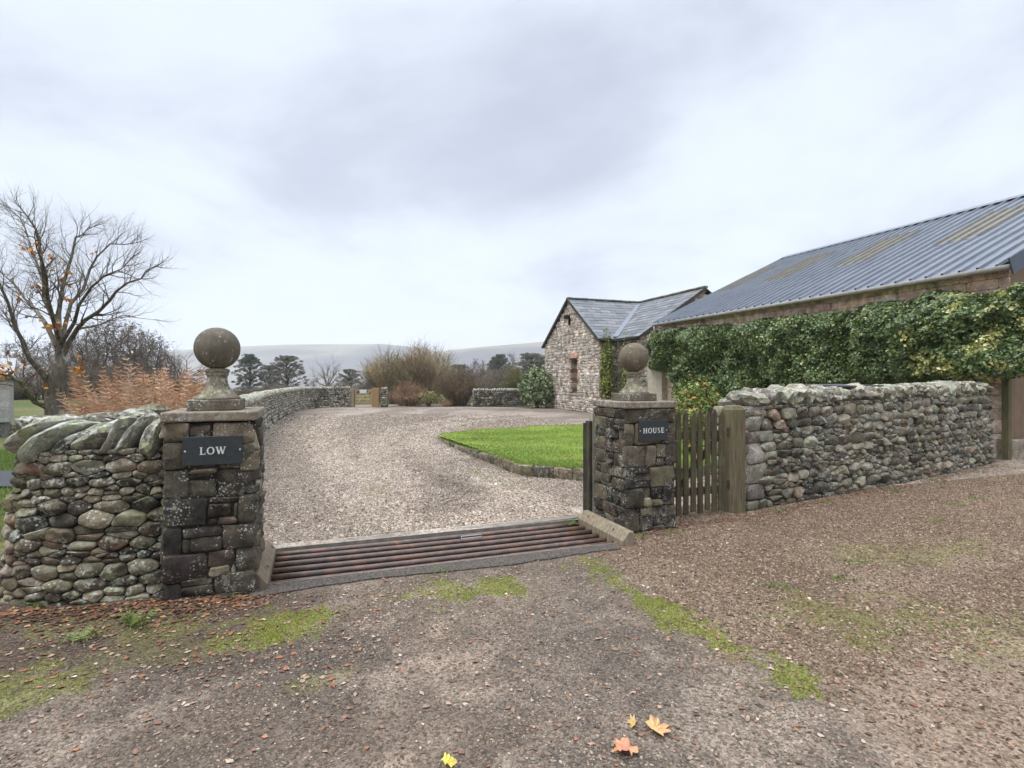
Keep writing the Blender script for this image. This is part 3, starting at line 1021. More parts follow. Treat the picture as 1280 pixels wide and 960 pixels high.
# moss patches: polylines with a half width (world metres)
MOSS = [([(-1.75, 3.66), (-1.38, 3.62)], .2), ([(-2.4, 3.6), (-1.9, 3.62)], .2), ([(-2.2, 3.25), (-1.7, 3.4)], .22), ([(-2.9, 3.6), (-2.5, 3.6)], .25), ([(-.55, 4.22), (-.12, 4.28)], .22), ([(.68, 4.85), (.95, 4.2), (1.15, 3.7), (1.32, 3.35), (1.5, 2.95)], .13),
        ([(2.15, 3.75), (2.9, 3.85)], .3), ([(3.4, 5.1), (4.5, 5.35)], .26), ([(-2.75, 2.85), (-2.5, 2.75)], .2), ([(2.7, 3.2), (3.3, 3.3)], .12), ([(-1.95, 4.35), (-1.7, 4.5)], .1), ([(-1.1, 2.95), (-.9, 3.1)], .08), ([(3.6, 3.6), (4.4, 4.0)], .2)]
MOSSW = [1, .5, .26, .35, .95, 1, .62, .55, .7, .4, .8, .4, .5]


def moss_mask(x, y):
    m = np.zeros(np.shape(x))
    n = fbm(x * 5, y * 5, 4, 21); n2 = fbm(x * 22, y * 22, 3, 44)
    for (p, w), k in zip(MOSS, MOSSW):
        d = seg_dist(x, y, p) / w
        m = np.maximum(m, k * sstep(1.45, .5, d + (n - .5) * 3.2 + (n2 - .5) * 1.6))
    return m


EDGE = [(.62, 5.4), (.8, 4.75), (1.0, 4.1), (1.2, 3.55), (1.45, 3.0), (1.75, 2.3), (2.2, 1.2)]


def right_mask(x, y):
    xs = np.interp(y, [p[1] for p in EDGE][::-1], [p[0] for p in EDGE][::-1])
    return sstep(-.12, .25, x - xs + (fbm(x * 2.5, y * 2.5, 4, 33) - .5) * .7)


def soil_mask(x, y):
    u, v = to_uv(x, y)
    d = 4.68 - v + np.where(u < -1.6, (u + 1.6) * -.28, 0)
    n = fbm(x * 1.7, y * 1.7, 4, 51)
    m = sstep(1.75, .5, d + (n - .5) * 1.2) * sstep(.25, -.45, u + (n - .5) * .9)
    return np.clip(m, 0, 1)


def wheel_mask(x, y):
    """compacted wheel lines sweeping up the drive and round the courtyard"""
    n = fbm(x * 2, y * 2, 3, 131)
    m = np.zeros(np.shape(x))
    for p in ([(-.2, 6.2), (-1.9, 9), (-3.3, 13), (-3.6, 18), (-2.2, 23), (2, 27)], [(.75, 6.6), (-.5, 8.8), (-1.6, 11.5), (-2.7, 15), (-2.6, 19), (-1, 22.5), (2.5, 25)],
              [(-1.2, 6.3), (-3.6, 11), (-6, 17), (-7.8, 24), (-7, 29)]):
        m = np.maximum(m, sstep(.75, .15, seg_dist(x, y, p) + (n - .5) * .8))
    return m


def worn_mask(x, y):
    n = fbm(x * 2.4, y * 2.4, 4, 137)
    m = np.zeros(np.shape(x))
    for p, w, k in (([(1.9, 2.55), (2.6, 3.0), (3.9, 3.6), (5.6, 4.2)], .3, 1), ([(2.6, 4.2), (4.2, 5.0), (6.5, 6.2)], .25, .55), ([(.1, 4.5), (-.35, 3.4), (-.5, 2.3)], .35, .5)):
        m = np.maximum(m, k * sstep(1.3, .3, seg_dist(x, y, p) / w + (n - .5) * 1.8))
    return m


def track_col(x, y):
    n = fbm(x * .9, y * .9, 4, 11); n2 = fbm(x * 6, y * 6, 4, 12)
    u, v = to_uv(x, y)
    c = blend(np.tile((.122, .102, .084), (len(x), 1)), (.21, .176, .145), sstep(.42, .62, n + (n2 - .5) * .5))
    # wheel-worn darker tarmac under the gateway and on the left
    dk = sstep(.9, .2, seg_dist(x, y, [(.3, 4.6), (.25, 3.6), (.5, 2.9)]) + (n2 - .5) * .7)
    c = blend(c, (.075, .067, .06), dk * .6)
    dk = sstep(.55, .1, seg_dist(x, y, [(-2.6, 3.1), (-1.7, 3.15), (-1.0, 3.35)]) + (n2 - .5) * .5)
    c = blend(c, (.06, .052, .046), dk * .75)
    r = right_mask(x, y)
    rc = blend(np.tile((.115, .083, .058), (len(x), 1)), (.185, .142, .104), sstep(.4, .6, fbm(x * 1.3, y * 1.3, 4, 61)))
    c = blend(c, rc, r)
    c = blend(c, (.215, .168, .13), worn_mask(x, y) * .75)
    dp = sstep(.56, .7, fbm(x * .8 + 9, y * .8, 4, 141))
    c = blend(c, (.075, .06, .047), dp * .5)
    s = soil_mask(x, y)
    c = blend(c, (.062, .045, .034), s * .85)
    c = blend(c, (.135, .15, .034), moss_mask(x, y) * .8)
    kerb = sstep(.02, 0, np.abs(v - 4.62) - .16) * sstep(-.6, -.45, u) * sstep(3.1, 2.9, u)
    return c * (.8 + .4 * n2)[:, None] * np.array((1.07, 1.01, .94))


def court_col(x, y):
    n = fbm(x * .5, y * .5, 4, 71); n2 = fbm(x * 5, y * 5, 4, 72)
    c = blend(np.tile((.215, .176, .143), (len(x), 1)), (.315, .267, .225), sstep(.4, .62, n + (n2 - .5) * .3))
    c = blend(c, (.15, .122, .105), sstep(.75, .2, seg_dist(x, y, [(-.9, 7.0), (-1.0, 9.5), (-.9, 11)]) + (n2 - .5) * .9) * .6)
    c = blend(c, (.40, .345, .295), wheel_mask(x, y) * .55)
    c = blend(c, (.14, .112, .09), sstep(.55, .68, fbm(x * .55 + 4, y * .55, 4, 143)) * .5)
    g = sstep(.28, .08, seg_dist(x, y, [(.1, 8.2), (-.4, 9.2), (-.75, 10)]) + (n2 - .5) * .6) + sstep(.3, .05, seg_dist(x, y, [(-1.9, 7.6), (-2.0, 8.4)]) + (n2 - .5) * .6)
    c = blend(c, (.15, .165, .05), np.clip(g, 0, 1) * .5)
    return c * (.82 + .36 * n2)[:, None] * np.array((1.02, 1.0, .95)) * (1 - .24 * sstep(13, 24, y))[:, None]  # far end darkened to stand in for the self-shadow of missing pebbles


def gravel_mat(name, sc):
    t = NT(name); co = t.coord()
    v = t.new('ShaderNodeTexVoronoi'); v.inputs['Scale'].default_value = sc; t.link(co, v.inputs['Vector'])
    hs = t.new('ShaderNodeSeparateColor'); t.link(v.outputs['Color'], hs.inputs[0])
    c = t.mix(1.0, t.attr(), t.val(t.map(hs.outputs[0], 0, 1, .55, 1.5)), 'MULTIPLY')
    c = t.mix(t.map(hs.outputs[1], .8, 1, 0, .4), c, (.27, .17, .13))
    v2 = t.voro(sc * 2.3, co)
    h = t.math('ADD', t.map(v.outputs['Distance'], 0, .8, 1, 0), t.math('MULTIPLY', v2, -.4))
    t.bump(h, .8, .012)
    return t.out(c, .92, .2)


M_TRACK = gravel_mat('tarmac_and_chippings', 75)
M_COURT = gravel_mat('courtyard_gravel', 48)

us = graded([(-9, -3.4, .2), (-3.4, 6, .026), (6, 9, .05), (9, 16, .1)]); us = np.unique(np.concatenate([us, [PU0 - .12, PU1 + .14, 3.3]]))
vs = graded([(-6, 1.2, .2), (1.2, 6.0, .026), (6.0, 8.0, .06)]); vs = np.unique(np.concatenate([vs, [PV0 - .006, PV1 + .006]]))


def keep_track(u, v):
    k = ~((u > PU0 - .12) & (u < PU1 + .14) & (v > PV0 - .006) & (v < PV1 + .006))
    k &= ~((u < 3.3) & (v > PV1 + .006))
    k &= ~((u >= 3.3) & (v > 5.6 + .211 * (u - 5.08)) & (v > 5.95))
    return k


def hf_track(x, y):
    u, v = to_uv(x, y)
    flat = sstep(.05, .5, np.maximum(np.maximum(PU0 - u, u - PU1), np.maximum(PV0 - v, v - PV1)))
    # soil heaped gently against the left wall foot
    hp = .035 * sstep(.5, .0, 4.72 - v) * sstep(-.5, -.9, u)
    return hfun(x, y) * (.15 + .85 * flat) + hp


tag(sheet('track', us, vs, keep_track, track_col, M_TRACK, 0, hf_track), kind='structure')
us = graded([(-1.7, 9, .05), (9, 16, .3)]); vs = graded([(PV1 + .006, 14, .05), (14, 36, .25)])
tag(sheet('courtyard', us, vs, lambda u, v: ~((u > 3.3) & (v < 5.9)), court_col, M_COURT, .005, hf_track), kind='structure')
mb = MB(); n = 40
kp = []
for k in range(n + 1):
    u = -.46 + 3.26 * k / n
    kp.append((u, 4.565 + .03 * math.sin(u * 3.1) + random.uniform(-.008, .008)))
P = [uv(u, v, .0) for u, v in kp] + [uv(u, PV0 - .028, .0) for u, v in kp]
P = [Vector((p.x, p.y, float(hf_track(np.array([p.x]), np.array([p.y]))[0]) + .012)) for p in P]
mb.add(P + [p - Z3 * .08 for p in P], [(i, i + 1, n + 2 + i, n + 1 + i) for i in range(n)] + [(2 * n + 2 + i, 2 * n + 3 + i, i + 1, i) for i in range(n)], (.082, .07, .058))
tag(mb.build('kerb', M_TRACK), kind='structure')
mb = MB(); mb.box(uv(2.2, PV1 + .085, -.03), U3, V3, Z3, .75, .055, .045, (.25, .23, .2), .02); mb.box(uv(.3, PV1 + .06, -.04), U3, V3, Z3, .5, .03, .045, (.2, .18, .15), .02); tag(mb.build('kerb', M_CONCL), kind='structure')


def ground_h(x, y):
    u, v = to_uv(x, y)
    ins = sstep(-2.0, -1.5, u) * sstep(17.5, 17, u) * sstep(-7, -6.5, v) * sstep(35.5, 34, v)
    ins = np.maximum(ins, sstep(-10, -9, u) * sstep(17.5, 17, u) * sstep(-7, -6, v) * sstep(5.9, 5.5, v))
    r = np.hypot(x, y)
    drop = -9.5 * sstep(45, 260, y + .25 * np.abs(x) - 6) * sstep(-60, 0, y)
    return -.035 - .6 * ins + drop + .1 * (fbm(x * .1, y * .1, 3, 91) - .5) * sstep(20, 60, r)


def ground_col(x, y):
    n = fbm(x * .3, y * .3, 4, 95); n2 = fbm(x * .02, y * .02, 3, 96)
    c = blend(np.tile((.065, .085, .026), (len(x), 1)), (.12, .11, .045), sstep(.4, .65, n))
    c = blend(c, (.14, .11, .06), sstep(.5, .65, n2) * sstep(30, 90, np.hypot(x, y)))
    return c


M_FIELD = attr_mat('rough_pasture', .95, .1, .4, 6, bump=.5)
gx = graded([(-5000, -600, 400), (-600, -60, 30), (-60, -12, 2), (-12, 20, .4), (20, 80, 3), (80, 600, 30), (600, 5000, 400)])
gy = graded([(-1500, -100, 200), (-100, -8, 8), (-8, 40, .4), (40, 100, 3), (100, 400, 15), (400, 5000, 250)])
tag(sheet('ground', gx, gy, lambda a, b: np.ones(np.shape(a), bool), ground_col, M_FIELD, 0, ground_h, world=True), kind='structure')
# lake beyond the trees
M_LAKE = plain('lake_water', (.05, .06, .07), .08, .5, 1, .1)
mb = MB(); lk = []
for k in range(48):
    a = 2 * math.pi * k / 48; rr = 1 + .15 * math.sin(3 * a + 1) + .08 * math.sin(7 * a)
    lk.append((-250 + 900 * rr * math.cos(a), 780 + 430 * rr * math.sin(a), -8.9))
mb.add(lk, [tuple(range(48))]); tag(mb.build('lake', M_LAKE), kind='structure')
# lane past the left end of the wall
M_LANE = plain('wet_lane', (.045, .045, .048), .7, .3, 12, .3, .2)
mb = MB(); n = 20
mb.add([(-60 + 54.6 * k / n, 8.35 + .06 * math.sin(k), .004) for k in range(n + 1)] + [(-60 + 54.6 * k / n, 9.75 + .06 * math.cos(k), .004) for k in range(n + 1)], [(i, i + 1, n + 2 + i, n + 1 + i) for i in range(n)])
tag(mb.build('lane', M_LANE), kind='structure')


# ================================================================ LAWN
LAWN = [(-2.1, 15.3), (-1.62, 13.7), (-1.1, 12.3), (-.5, 10.9), (.16, 9.30), (1.16, 8.85), (2.6, 8.9), (4.6, 10.2), (6.2, 12.5), (7.0, 15), (6.4, 19.2), (4.5, 19.9), (2.6, 19.7), (.6, 19.0), (-1.0, 17.8), (-1.8, 16.4)]


def lawn_h(x, y):
    return .01 + .19 * sstep(18.5, 11.5, y) + .03 * (fbm(x * .8, y * .8, 3, 101) - .5)


def lawn_col(x, y):
    n = fbm(x * 1.2, y * 1.2, 4, 105)
    return blend(np.tile((.16, .235, .04), (len(x), 1)), (.22, .265, .06), sstep(.35, .65, n))


M_LAWN = attr_mat('lawn_turf', .9, .15, .35, 40, bump=.6)
lp = chaikin(LAWN, 2)
o = sheet('lawn', graded([(-2.3, 7.2, .08)]), graded([(8.7, 20.1, .08)]), lambda a, b: in_poly(a, b, LAWN), lawn_col, M_LAWN, 0, lawn_h, world=True)
tag(o, kind='structure')
# rough stone edging of the lawn
KP = Path([(-1.92, 14.75), (-1.62, 13.75), (-1.1, 12.3), (-.5, 10.9), (.16, 9.24), (1.16, 8.80), (2.6, 8.82), (4.6, 10.1)], 0, H=.2)
ed = thing('lawn_edging', (0, 10, 0), 'low mossy stone edging holding up the corner of the green lawn', 'stone edging')
mb = MB(); t = 0
while t < KP.S - .1:
    w = random.uniform(.25, .6)
    hs = .06 + .14 * min(1, t / 5.0) if t < 5 else .2
    face_stone(mb, [(t, -.03), (t + w, -.03), (t + w, hs + random.uniform(-.015, .01)), (t, hs + random.uniform(-.015, .01))], KP.map, pick([(.5, (.15, .115, .085)), (.3, (.2, .17, .13)), (.2, (.09, .075, .06))]), bulge=.035, depth=.14, gap=.003, n=30, rings=5, exp=.2, rnd=.03, rough=.3)
    t += w
mb.build('stones', stone_mat('mossy_edging', lich=.6, green=(.15, .19, .04), pale=(.3, .3, .2)), ed, smooth=True)


# ================================================================ LOOSE STUFF
rng = np.random.default_rng(3)


def pebbles(name, x, y, z, r, C, mat):
    n = len(x)
    base = np.array([(1, 0, 0), (0, 1, 0), (-1, 0, 0), (0, -1, 0), (0, 0, 1), (0, 0, -1)], float)
    faces = np.array([(0, 1, 4), (1, 2, 4), (2, 3, 4), (3, 0, 4), (1, 0, 5), (2, 1, 5), (3, 2, 5), (0, 3, 5)])
    a = rng.uniform(0, 6.28, n); ca, sa = np.cos(a), np.sin(a)
    B = base[None] * (1 + rng.uniform(-.3, .3, (n, 6, 3))) + rng.uniform(-.3, .3, (n, 6, 3))
    B = B * np.stack([r * rng.uniform(.9, 1.5, n), r * rng.uniform(.6, 1, n), r * rng.uniform(.45, .8, n)], -1)[:, None, :]
    X = B[..., 0] * ca[:, None] - B[..., 1] * sa[:, None] + x[:, None]
    Y = B[..., 0] * sa[:, None] + B[..., 1] * ca[:, None] + y[:, None]
    Zz = B[..., 2] + z[:, None]
    V = np.stack([X, Y, Zz], -1).reshape(-1, 3)
    F = (faces[None] + 6 * np.arange(n)[:, None, None]).reshape(-1, 3)
    o = np_obj(name, V, F, mat, None, np.repeat(C, 6, 0))
    return tag(o, kind='stuff')


def pal(n, cols, w, k=.2):
    i = rng.choice(len(cols), n, p=np.array(w) / sum(w))
    return np.array(cols)[i] * rng.uniform(1 - k, 1 + k, (n, 1))


M_PEB = attr_mat('gravel_chip', .9, .2, .2, 90)
# right hand gravel and thin scatter on the tarmac
n = 760000
u = rng.uniform(-3.2, 13, n); v = rng.uniform(1.3, 7.0, n)
x = UX * u + VX * v; y = UY * u + VY * v
rm = right_mask(x, y); mm = moss_mask(x, y); sm = soil_mask(x, y)
dens = np.where(rm > .5, .8, .34 + .3 * sstep(.45, .6, fbm(x * 1.1, y * 1.1, 4, 14))) * (1 - .85 * mm) * (1 - .75 * sm)
dens = dens * (.3 + 1.2 * fbm(x * 2.2, y * 2.2, 3, 77)) * (1 - .7 * worn_mask(x, y))
k = (rng.random(n) < dens) & keep_track(u, v) & ~((u > -1.1) & (u < -.35) & (v > 4.6)) & ~((u > 3.05) & (u < 3.8) & (v > 5.0)) & (y > 1.6) & (np.abs(x) < y * 1.02 + .5)
k &= ~((u > -.6) & (u < 3.0) & (v > 4.5)) | (rng.random(n) < .12) & keep_track(u, v)
k &= ~((u > -.47) & (u < 3.05) & (v > PV0 - .04))
k &= (rng.random(n) < np.clip(7.5 / y, 0, 1))
x, y, rm = x[k], y[k], rm[k]
C = np.where((rm > .5)[:, None], pal(len(x), [(.205, .157, .115), (.12, .087, .062), (.32, .262, .205), (.155, .092, .06), (.065, .05, .038)], [4, 4, 1.5, 2, 2.4]), pal(len(x), [(.2, .165, .13), (.105, .086, .067), (.34, .29, .235), (.18, .12, .083)], [4, 4, .9, 1.4]))
r = np.where(rm > .5, rng.gamma(5, .0010, len(x)) + .0022, rng.gamma(5, .0008, len(x)) + .002)
pebbles('gravel', x, y, hf_track(x, y) + r * .2, r, C * np.array((1.07, 1.01, .94)), M_PEB)
print('track gravel', len(x))
n = 800000
u = rng.uniform(-1.2, 9, n); v = PV1 + .2 + (26 - PV1) * rng.random(n) ** 1.9
x = UX * u + VX * v; y = UY * u + VY * v
dens = (.35 + .7 * fbm(x * 1.2, y * 1.2, 3, 78)) * (1 - .45 * wheel_mask(x, y))
k = (rng.random(n) < dens * sstep(27, 14, y)) & ~in_poly(x, y, LAWN) & ~((u > 3.05) & (v < 6.3)) & (x < y * .62) & (x > -.6 * y)
x, y = x[k], y[k]
dk = sstep(.75, .2, seg_dist(x, y, [(-.9, 7.0), (-1.0, 9.5), (-.9, 11)]) + (fbm(x * 3, y * 3, 3, 7) - .5) * .9)[:, None]
C = pal(len(x), [(.285, .24, .198), (.185, .15, .12), (.42, .37, .32), (.09, .073, .06), (.22, .14, .098)], [4, 3.5, 1.6, 2.2, 1]) * (1 - .35 * dk) * (1 + .3 * wheel_mask(x, y))[:, None]
r = (rng.gamma(5, .0014, len(x)) + .0025) * np.clip(y / 10, 1, 1.9)
pebbles('gravel', x, y, hf_track(x, y) + .005 + r * .2, r, C * np.array((1.02, 1.0, .95)), M_PEB)
print('court gravel', len(x))


def blades(name, x, y, z, h, w, C, mat, lean=.5, kind='stuff', parent=None):
    n = len(x); a = rng.uniform(0, 6.28, n); b = rng.uniform(0, 6.28, n); l = rng.uniform(.1, lean, n) * h
    p0 = np.stack([x - np.cos(a) * w, y - np.sin(a) * w, z], -1); p1 = np.stack([x + np.cos(a) * w, y + np.sin(a) * w, z], -1)
    p2 = np.stack([x + np.cos(b) * l, y + np.sin(b) * l, z + h], -1)
    V = np.stack([p0, p1, p2], 1).reshape(-1, 3); F = np.arange(3 * n).reshape(n, 3)
    o = np_obj(name, V, F, mat, parent, np.repeat(C, 3, 0))
    if kind: tag(o, kind=kind)
    return o


M_BLADE = attr_mat('grass_blade', .7, .25, .1, 30, trans=.25)
n = 170000
x = rng.uniform(-2.2, 6.8, n); y = 8.8 + 11 * rng.random(n) ** 1.5
k = in_poly(x, y, LAWN); x, y = x[k], y[k]
g = fbm(x * 1.2, y * 1.2, 4, 105)[:, None]
C = pal(len(x), [(.25, .35, .06), (.30, .38, .08), (.18, .27, .045), (.34, .34, .11)], [4, 3, 2, .8]) * (.55 + .75 * g) * (1 - .25 * sstep(.5, .65, fbm(x * .6, y * .6, 3, 151)))[:, None]
blades('lawn_grass', x, y, lawn_h(x, y) - .005, rng.uniform(.02, .05, len(x)), .005, C, M_BLADE, .9)
# yellower tufts over the stone edge
n = 9000; t = rng.uniform(0, KP.S - .1, n)
q = np.array([KP.at(a)[:2] for a in t]); ed_h = np.where(t < 5, .06 + .14 * np.minimum(1, t / 5), .2)
x = q[:, 0] + rng.normal(0.05, .05, n); y = q[:, 1] + np.abs(rng.normal(.06, .05, n))
blades('edge_grass', x, y, np.minimum(ed_h, lawn_h(x, y)) - .01, rng.uniform(.02, .06, n), .005, pal(n, [(.2, .27, .05), (.28, .28, .09), (.12, .2, .03)], [3, 2, 2]), M_BLADE, 1.2)
x = rng.uniform(-2, 5, 260); y = rng.uniform(9, 19, 260); k = in_poly(x, y, LAWN); x, y = x[k], y[k]
leaf_late = (x, y)
# moss
n = 420000
x = rng.uniform(-3.2, 4.8, n); y = rng.uniform(2.2, 5.6, n)
mmk = moss_mask(x, y); u, v = to_uv(x, y)
k = (rng.random(n) < mmk ** 1.6 * .9) & keep_track(u, v) & (v < 4.62 + .4 * (u > 3.8)); x, y, mk = x[k], y[k], mmk[k]
C = pal(len(x), [(.18, .205, .028), (.25, .275, .045), (.11, .125, .022), (.2, .16, .06)], [4, 3, 2, 1]) * (.75 + .45 * mk[:, None])
M_MOSS = attr_mat('moss_tuft', .95, .05, .2, 60, trans=.15)
blades('moss', x, y, hf_track(x, y) - .003, rng.uniform(.005, .015, len(x)) * (.4 + .7 * mk) * (.5 + fbm(x * 14, y * 14, 3, 161)), .0035, C, M_MOSS, 1.3)
# verge grass at the left gap
n = 60000
x = rng.uniform(-12, -3.6, n); y = rng.uniform(5.6, 15, n); u, v = to_uv(x, y)
k = ~((y > 8.3) & (y < 9.8)) & (v > 5.9) & (u < -2.6); x, y = x[k], y[k]
blades('verge_grass', x, y, np.full(len(x), -.03), rng.uniform(.03, .09, len(x)), .007, pal(len(x), [(.11, .2, .03), (.16, .22, .045), (.2, .18, .07)], [4, 2, 1]), M_BLADE, .9)


# small weeds at wall feet and in the thin gravel
cs = [(3.3, 6.85), (4.2, 7.35), (5.6, 8.1), (6.9, 8.9), (8.2, 9.7), (1.3, 5.78), (1.75, 5.95), (4.9, 6.4), (5.8, 7.2), (6.4, 7.6), (3.1, 5.0), (-2.1, 4.28), (-.62, 4.75), (.72, 6.35), (1.05, 6.9), (2.1, 4.4), (2.7, 4.6)]
xs = np.concatenate([rng.normal(a, .07, 70) for a, b in cs]); ys = np.concatenate([rng.normal(b - .1, .045, 70) for a, b in cs])
blades('weeds', xs, ys, hf_track(xs, ys) - .004, rng.uniform(.012, .05, len(xs)), .006, pal(len(xs), [(.12, .2, .04), (.17, .23, .06), (.2, .19, .08)], [3, 2, 1]), M_BLADE, 1.4)


def leaf_flakes(name, x, y, z, r, C, mat, parent=None, kind='stuff'):
    """curled fallen leaves lying on the ground"""
    n = len(x)
    out = np.array([(-1, 0), (-.35, .55), (.35, .5), (1, 0), (.35, -.5), (-.35, -.55)])
    a = rng.uniform(0, 6.28, n); ca, sa = np.cos(a), np.sin(a)
    P = out[None] * r[:, None, None] * rng.uniform(.75, 1.25, (n, 6, 2))
    X = P[..., 0] * ca[:, None] - P[..., 1] * sa[:, None] + x[:, None]; Y = P[..., 0] * sa[:, None] + P[..., 1] * ca[:, None] + y[:, None]
    Zz = z[:, None] + rng.uniform(0, .45, (n, 6)) * r[:, None]
    V = np.stack([X, Y, Zz], -1).reshape(-1, 3)
    fc = np.array([(0, 1, 2, 3), (0, 3, 4, 5)]); F = (fc[None] + 6 * np.arange(n)[:, None, None]).reshape(-1, 4)
    o = np_obj(name, V, F, mat, parent, np.repeat(C, 6, 0))
    if kind: tag(o, kind=kind)
    return o


M_LEAFL = attr_mat('dead_leaf', .75, .25, .3, 60, trans=.1)
# drift along the foot of the left wall, and a thin scatter over the whole track
n1, n2, n3 = 900, 4200, 520
t = rng.uniform(-2.6, -.3, n1); vv = 4.66 - np.abs(rng.normal(0, .16, n1)) + np.where(t < -1.6, (t + 1.6) * -.32, 0) - np.where(t > -1.04, .06, 0)
xa = UX * t + VX * vv; ya = UY * t + VY * vv
xb = rng.uniform(-3.2, 5.5, n2); yb = rng.uniform(1.8, 6.2, n2)
u, v = to_uv(xb, yb); k = keep_track(u, v) & (v < 4.6 + .5 * (u > 3.8)); xb, yb = xb[k], yb[k]
xc = rng.uniform(-3.0, -.9, n3); yc = rng.uniform(2.9, 4.2, n3)
u, v = to_uv(xc, yc); k = (v < 4.55) & (rng.random(n3) < .75); xc, yc = xc[k], yc[k]
x = np.concatenate([xa, xb, xc]); y = np.concatenate([ya, yb, yc])
C = np.concatenate([pal(len(xa), [(.28, .115, .05), (.16, .08, .045), (.34, .20, .10), (.095, .055, .035)], [1.5, 3, 1.3, 4], .3),
                    pal(len(xb), [(.30, .2, .145), (.2, .12, .08), (.42, .32, .235), (.125, .08, .052), (.30, .13, .075)], [3, 3, 1.5, 3, 1], .3),
                    pal(len(xc), [(.26, .105, .055), (.17, .085, .05), (.36, .25, .17)], [1.5, 3, 1.5], .3)])
r = np.concatenate([rng.uniform(.012, .03, len(xa)), rng.uniform(.006, .021, len(xb)), rng.uniform(.008, .024, len(xc))])
leaf_flakes('leaf_litter', x, y, hf_track(x, y) + .003, r, C, M_LEAFL)
# drift of leaves at the wicket gate and along the foot of the right wall
n = 900; t = rng.uniform(0, 1, n)
x = np.interp(t, [0, .18, .3, 1], [1.3, 1.95, 2.95, 9.2]) + rng.normal(0, .05, n); y = np.interp(t, [0, .18, .3, 1], [5.85, 6.25, 6.62, 10.4]) - np.abs(rng.normal(0, .13, n))
leaf_flakes('leaf_litter', x, y, hf_track(x, y) + .004, rng.uniform(.012, .03, n), pal(n, [(.19, .095, .055), (.13, .075, .05), (.28, .16, .10)], [3, 3, 1]), M_LEAFL)
x = rng.uniform(-3, 1.6, 1400); y = rng.uniform(6.2, 11, 1400); u, v = to_uv(x, y); k = (v > PV1 + .2) & (rng.random(1400) < sstep(1.6, .2, seg_dist(x, y, [(-2.2, 6.4), (-1, 7.2), (-.9, 9)]))); x, y = x[k], y[k]
leaf_flakes('leaf_litter', x, y, hf_track(x, y) + .009, rng.uniform(.01, .026, len(x)), pal(len(x), [(.28, .12, .06), (.2, .1, .06)], [1, 1]), M_LEAFL)


leaf_flakes('leaf_litter', leaf_late[0], leaf_late[1], lawn_h(*leaf_late) + .03, rng.uniform(.02, .045, len(leaf_late[0])), pal(len(leaf_late[0]), [(.35, .2, .08), (.25, .14, .07)], [1, 1]), M_LEAFL)


def maple_leaf(x, y, rot, r, col, label, name='fallen_leaf'):
    P = [];
    lob = [(0, 1.0), (.16, .8), (.3, .62), (.46, .78), (.62, .85), (.8, .58), (.95, .78), (1.1, .92), (1.35, .55), (1.6, .7), (1.8, .68), (2.3, .42), (2.9, .2)]
    pts = [(a, q) for a, q in lob] + [(2 * math.pi - a, q) for a, q in lob[::-1][:-1]]
    z = float(hf_track(np.array([x]), np.array([y]))[0]) + .012
    c = Vector((x, y, z)); vs = [c + Z3 * .006]
    for a, q in pts:
        rr = r * q * random.uniform(.88, 1.1)
        vs.append(c + Vector((math.cos(a + rot) * rr, math.sin(a + rot) * rr, random.uniform(0, .018) + .022 * q * math.sin(a * 2) ** 2)))
    k = len(pts)
    mb = MB(); mb.add(vs, [(0, 1 + i, 1 + (i + 1) % k) for i in range(k)], col)
    mb.c = [tuple(q * random.uniform(.75, 1.3) for q in c_) for c_ in mb.c]
    e = c + Vector((math.cos(rot + math.pi), math.sin(rot + math.pi), 0)) * r * .9
    mb.tube([c + Z3 * .004, c.lerp(e, .5) + Z3 * .004, e + Z3 * .002], .0018, 5, (.3, .12, .06))
    tag(mb.build(name, M_LEAFB), label, 'leaf', 'large fallen leaves in the foreground')


M_LEAFB = attr_mat('fresh_fallen_leaf', .6, .3, .3, 45, trans=.1)
maple_leaf(.665, 2.53, .5, .085, (.50, .27, .13), 'orange fallen leaf lying furthest right of the bright pair on the drive')
maple_leaf(.515, 2.41, 3.6, .085, (.48, .235, .12), 'orange red fallen leaf nearest the bottom edge of the drive')
maple_leaf(.575, 2.57, 2.4, .045, (.52, .36, .17), 'small yellow orange leaf left of the large orange leaf')
maple_leaf(-.275, 2.305, .9, .045, (.62, .55, .12), 'yellow fallen leaf lying alone at the bottom of the drive')
# ================================================================ FOLIAGE TOOLS
def leaf_cloud(name, P, N, size, C, mat, parent=None, jit=.7, asp=.62, fold=.25, droop=0.0):
    """many single leaves: P centres, N preferred normals"""
    n = len(P)
    Nn = N + rng.normal(0, jit, (n, 3)); Nn /= np.linalg.norm(Nn, axis=1)[:, None] + 1e-9
    T = rng.normal(0, 1, (n, 3)); T[:, 2] -= droop
    T -= Nn * (T * Nn).sum(1)[:, None]; T /= np.linalg.norm(T, axis=1)[:, None] + 1e-9
    B = np.cross(Nn, T); s = (size * rng.uniform(.6, 1.35, n))[:, None]
    V = np.stack([P - T * s * .5, P + B * s * asp * .5 + Nn * s * fold * .4, P + T * s * .5, P - B * s * asp * .5 + Nn * s * fold * .4], 1).reshape(-1, 3)
    return np_obj(name, V, np.arange(4 * n).reshape(n, 4), mat, parent, np.repeat(C, 4, 0))


M_IVY = attr_mat('ivy_leaf', .36, .5, .12, 25, trans=.12)
M_SHRUB = attr_mat('shrub_leaf', .6, .3, .15, 25, trans=.15)
M_BARK = attr_mat('bark', .95, .1, .4, 14, bump=.7)
M_TWIG = attr_mat('twig', .95, .1, .2, 8)
M_DRY = attr_mat('dry_fern', .85, .15, .2, 20, trans=.2)


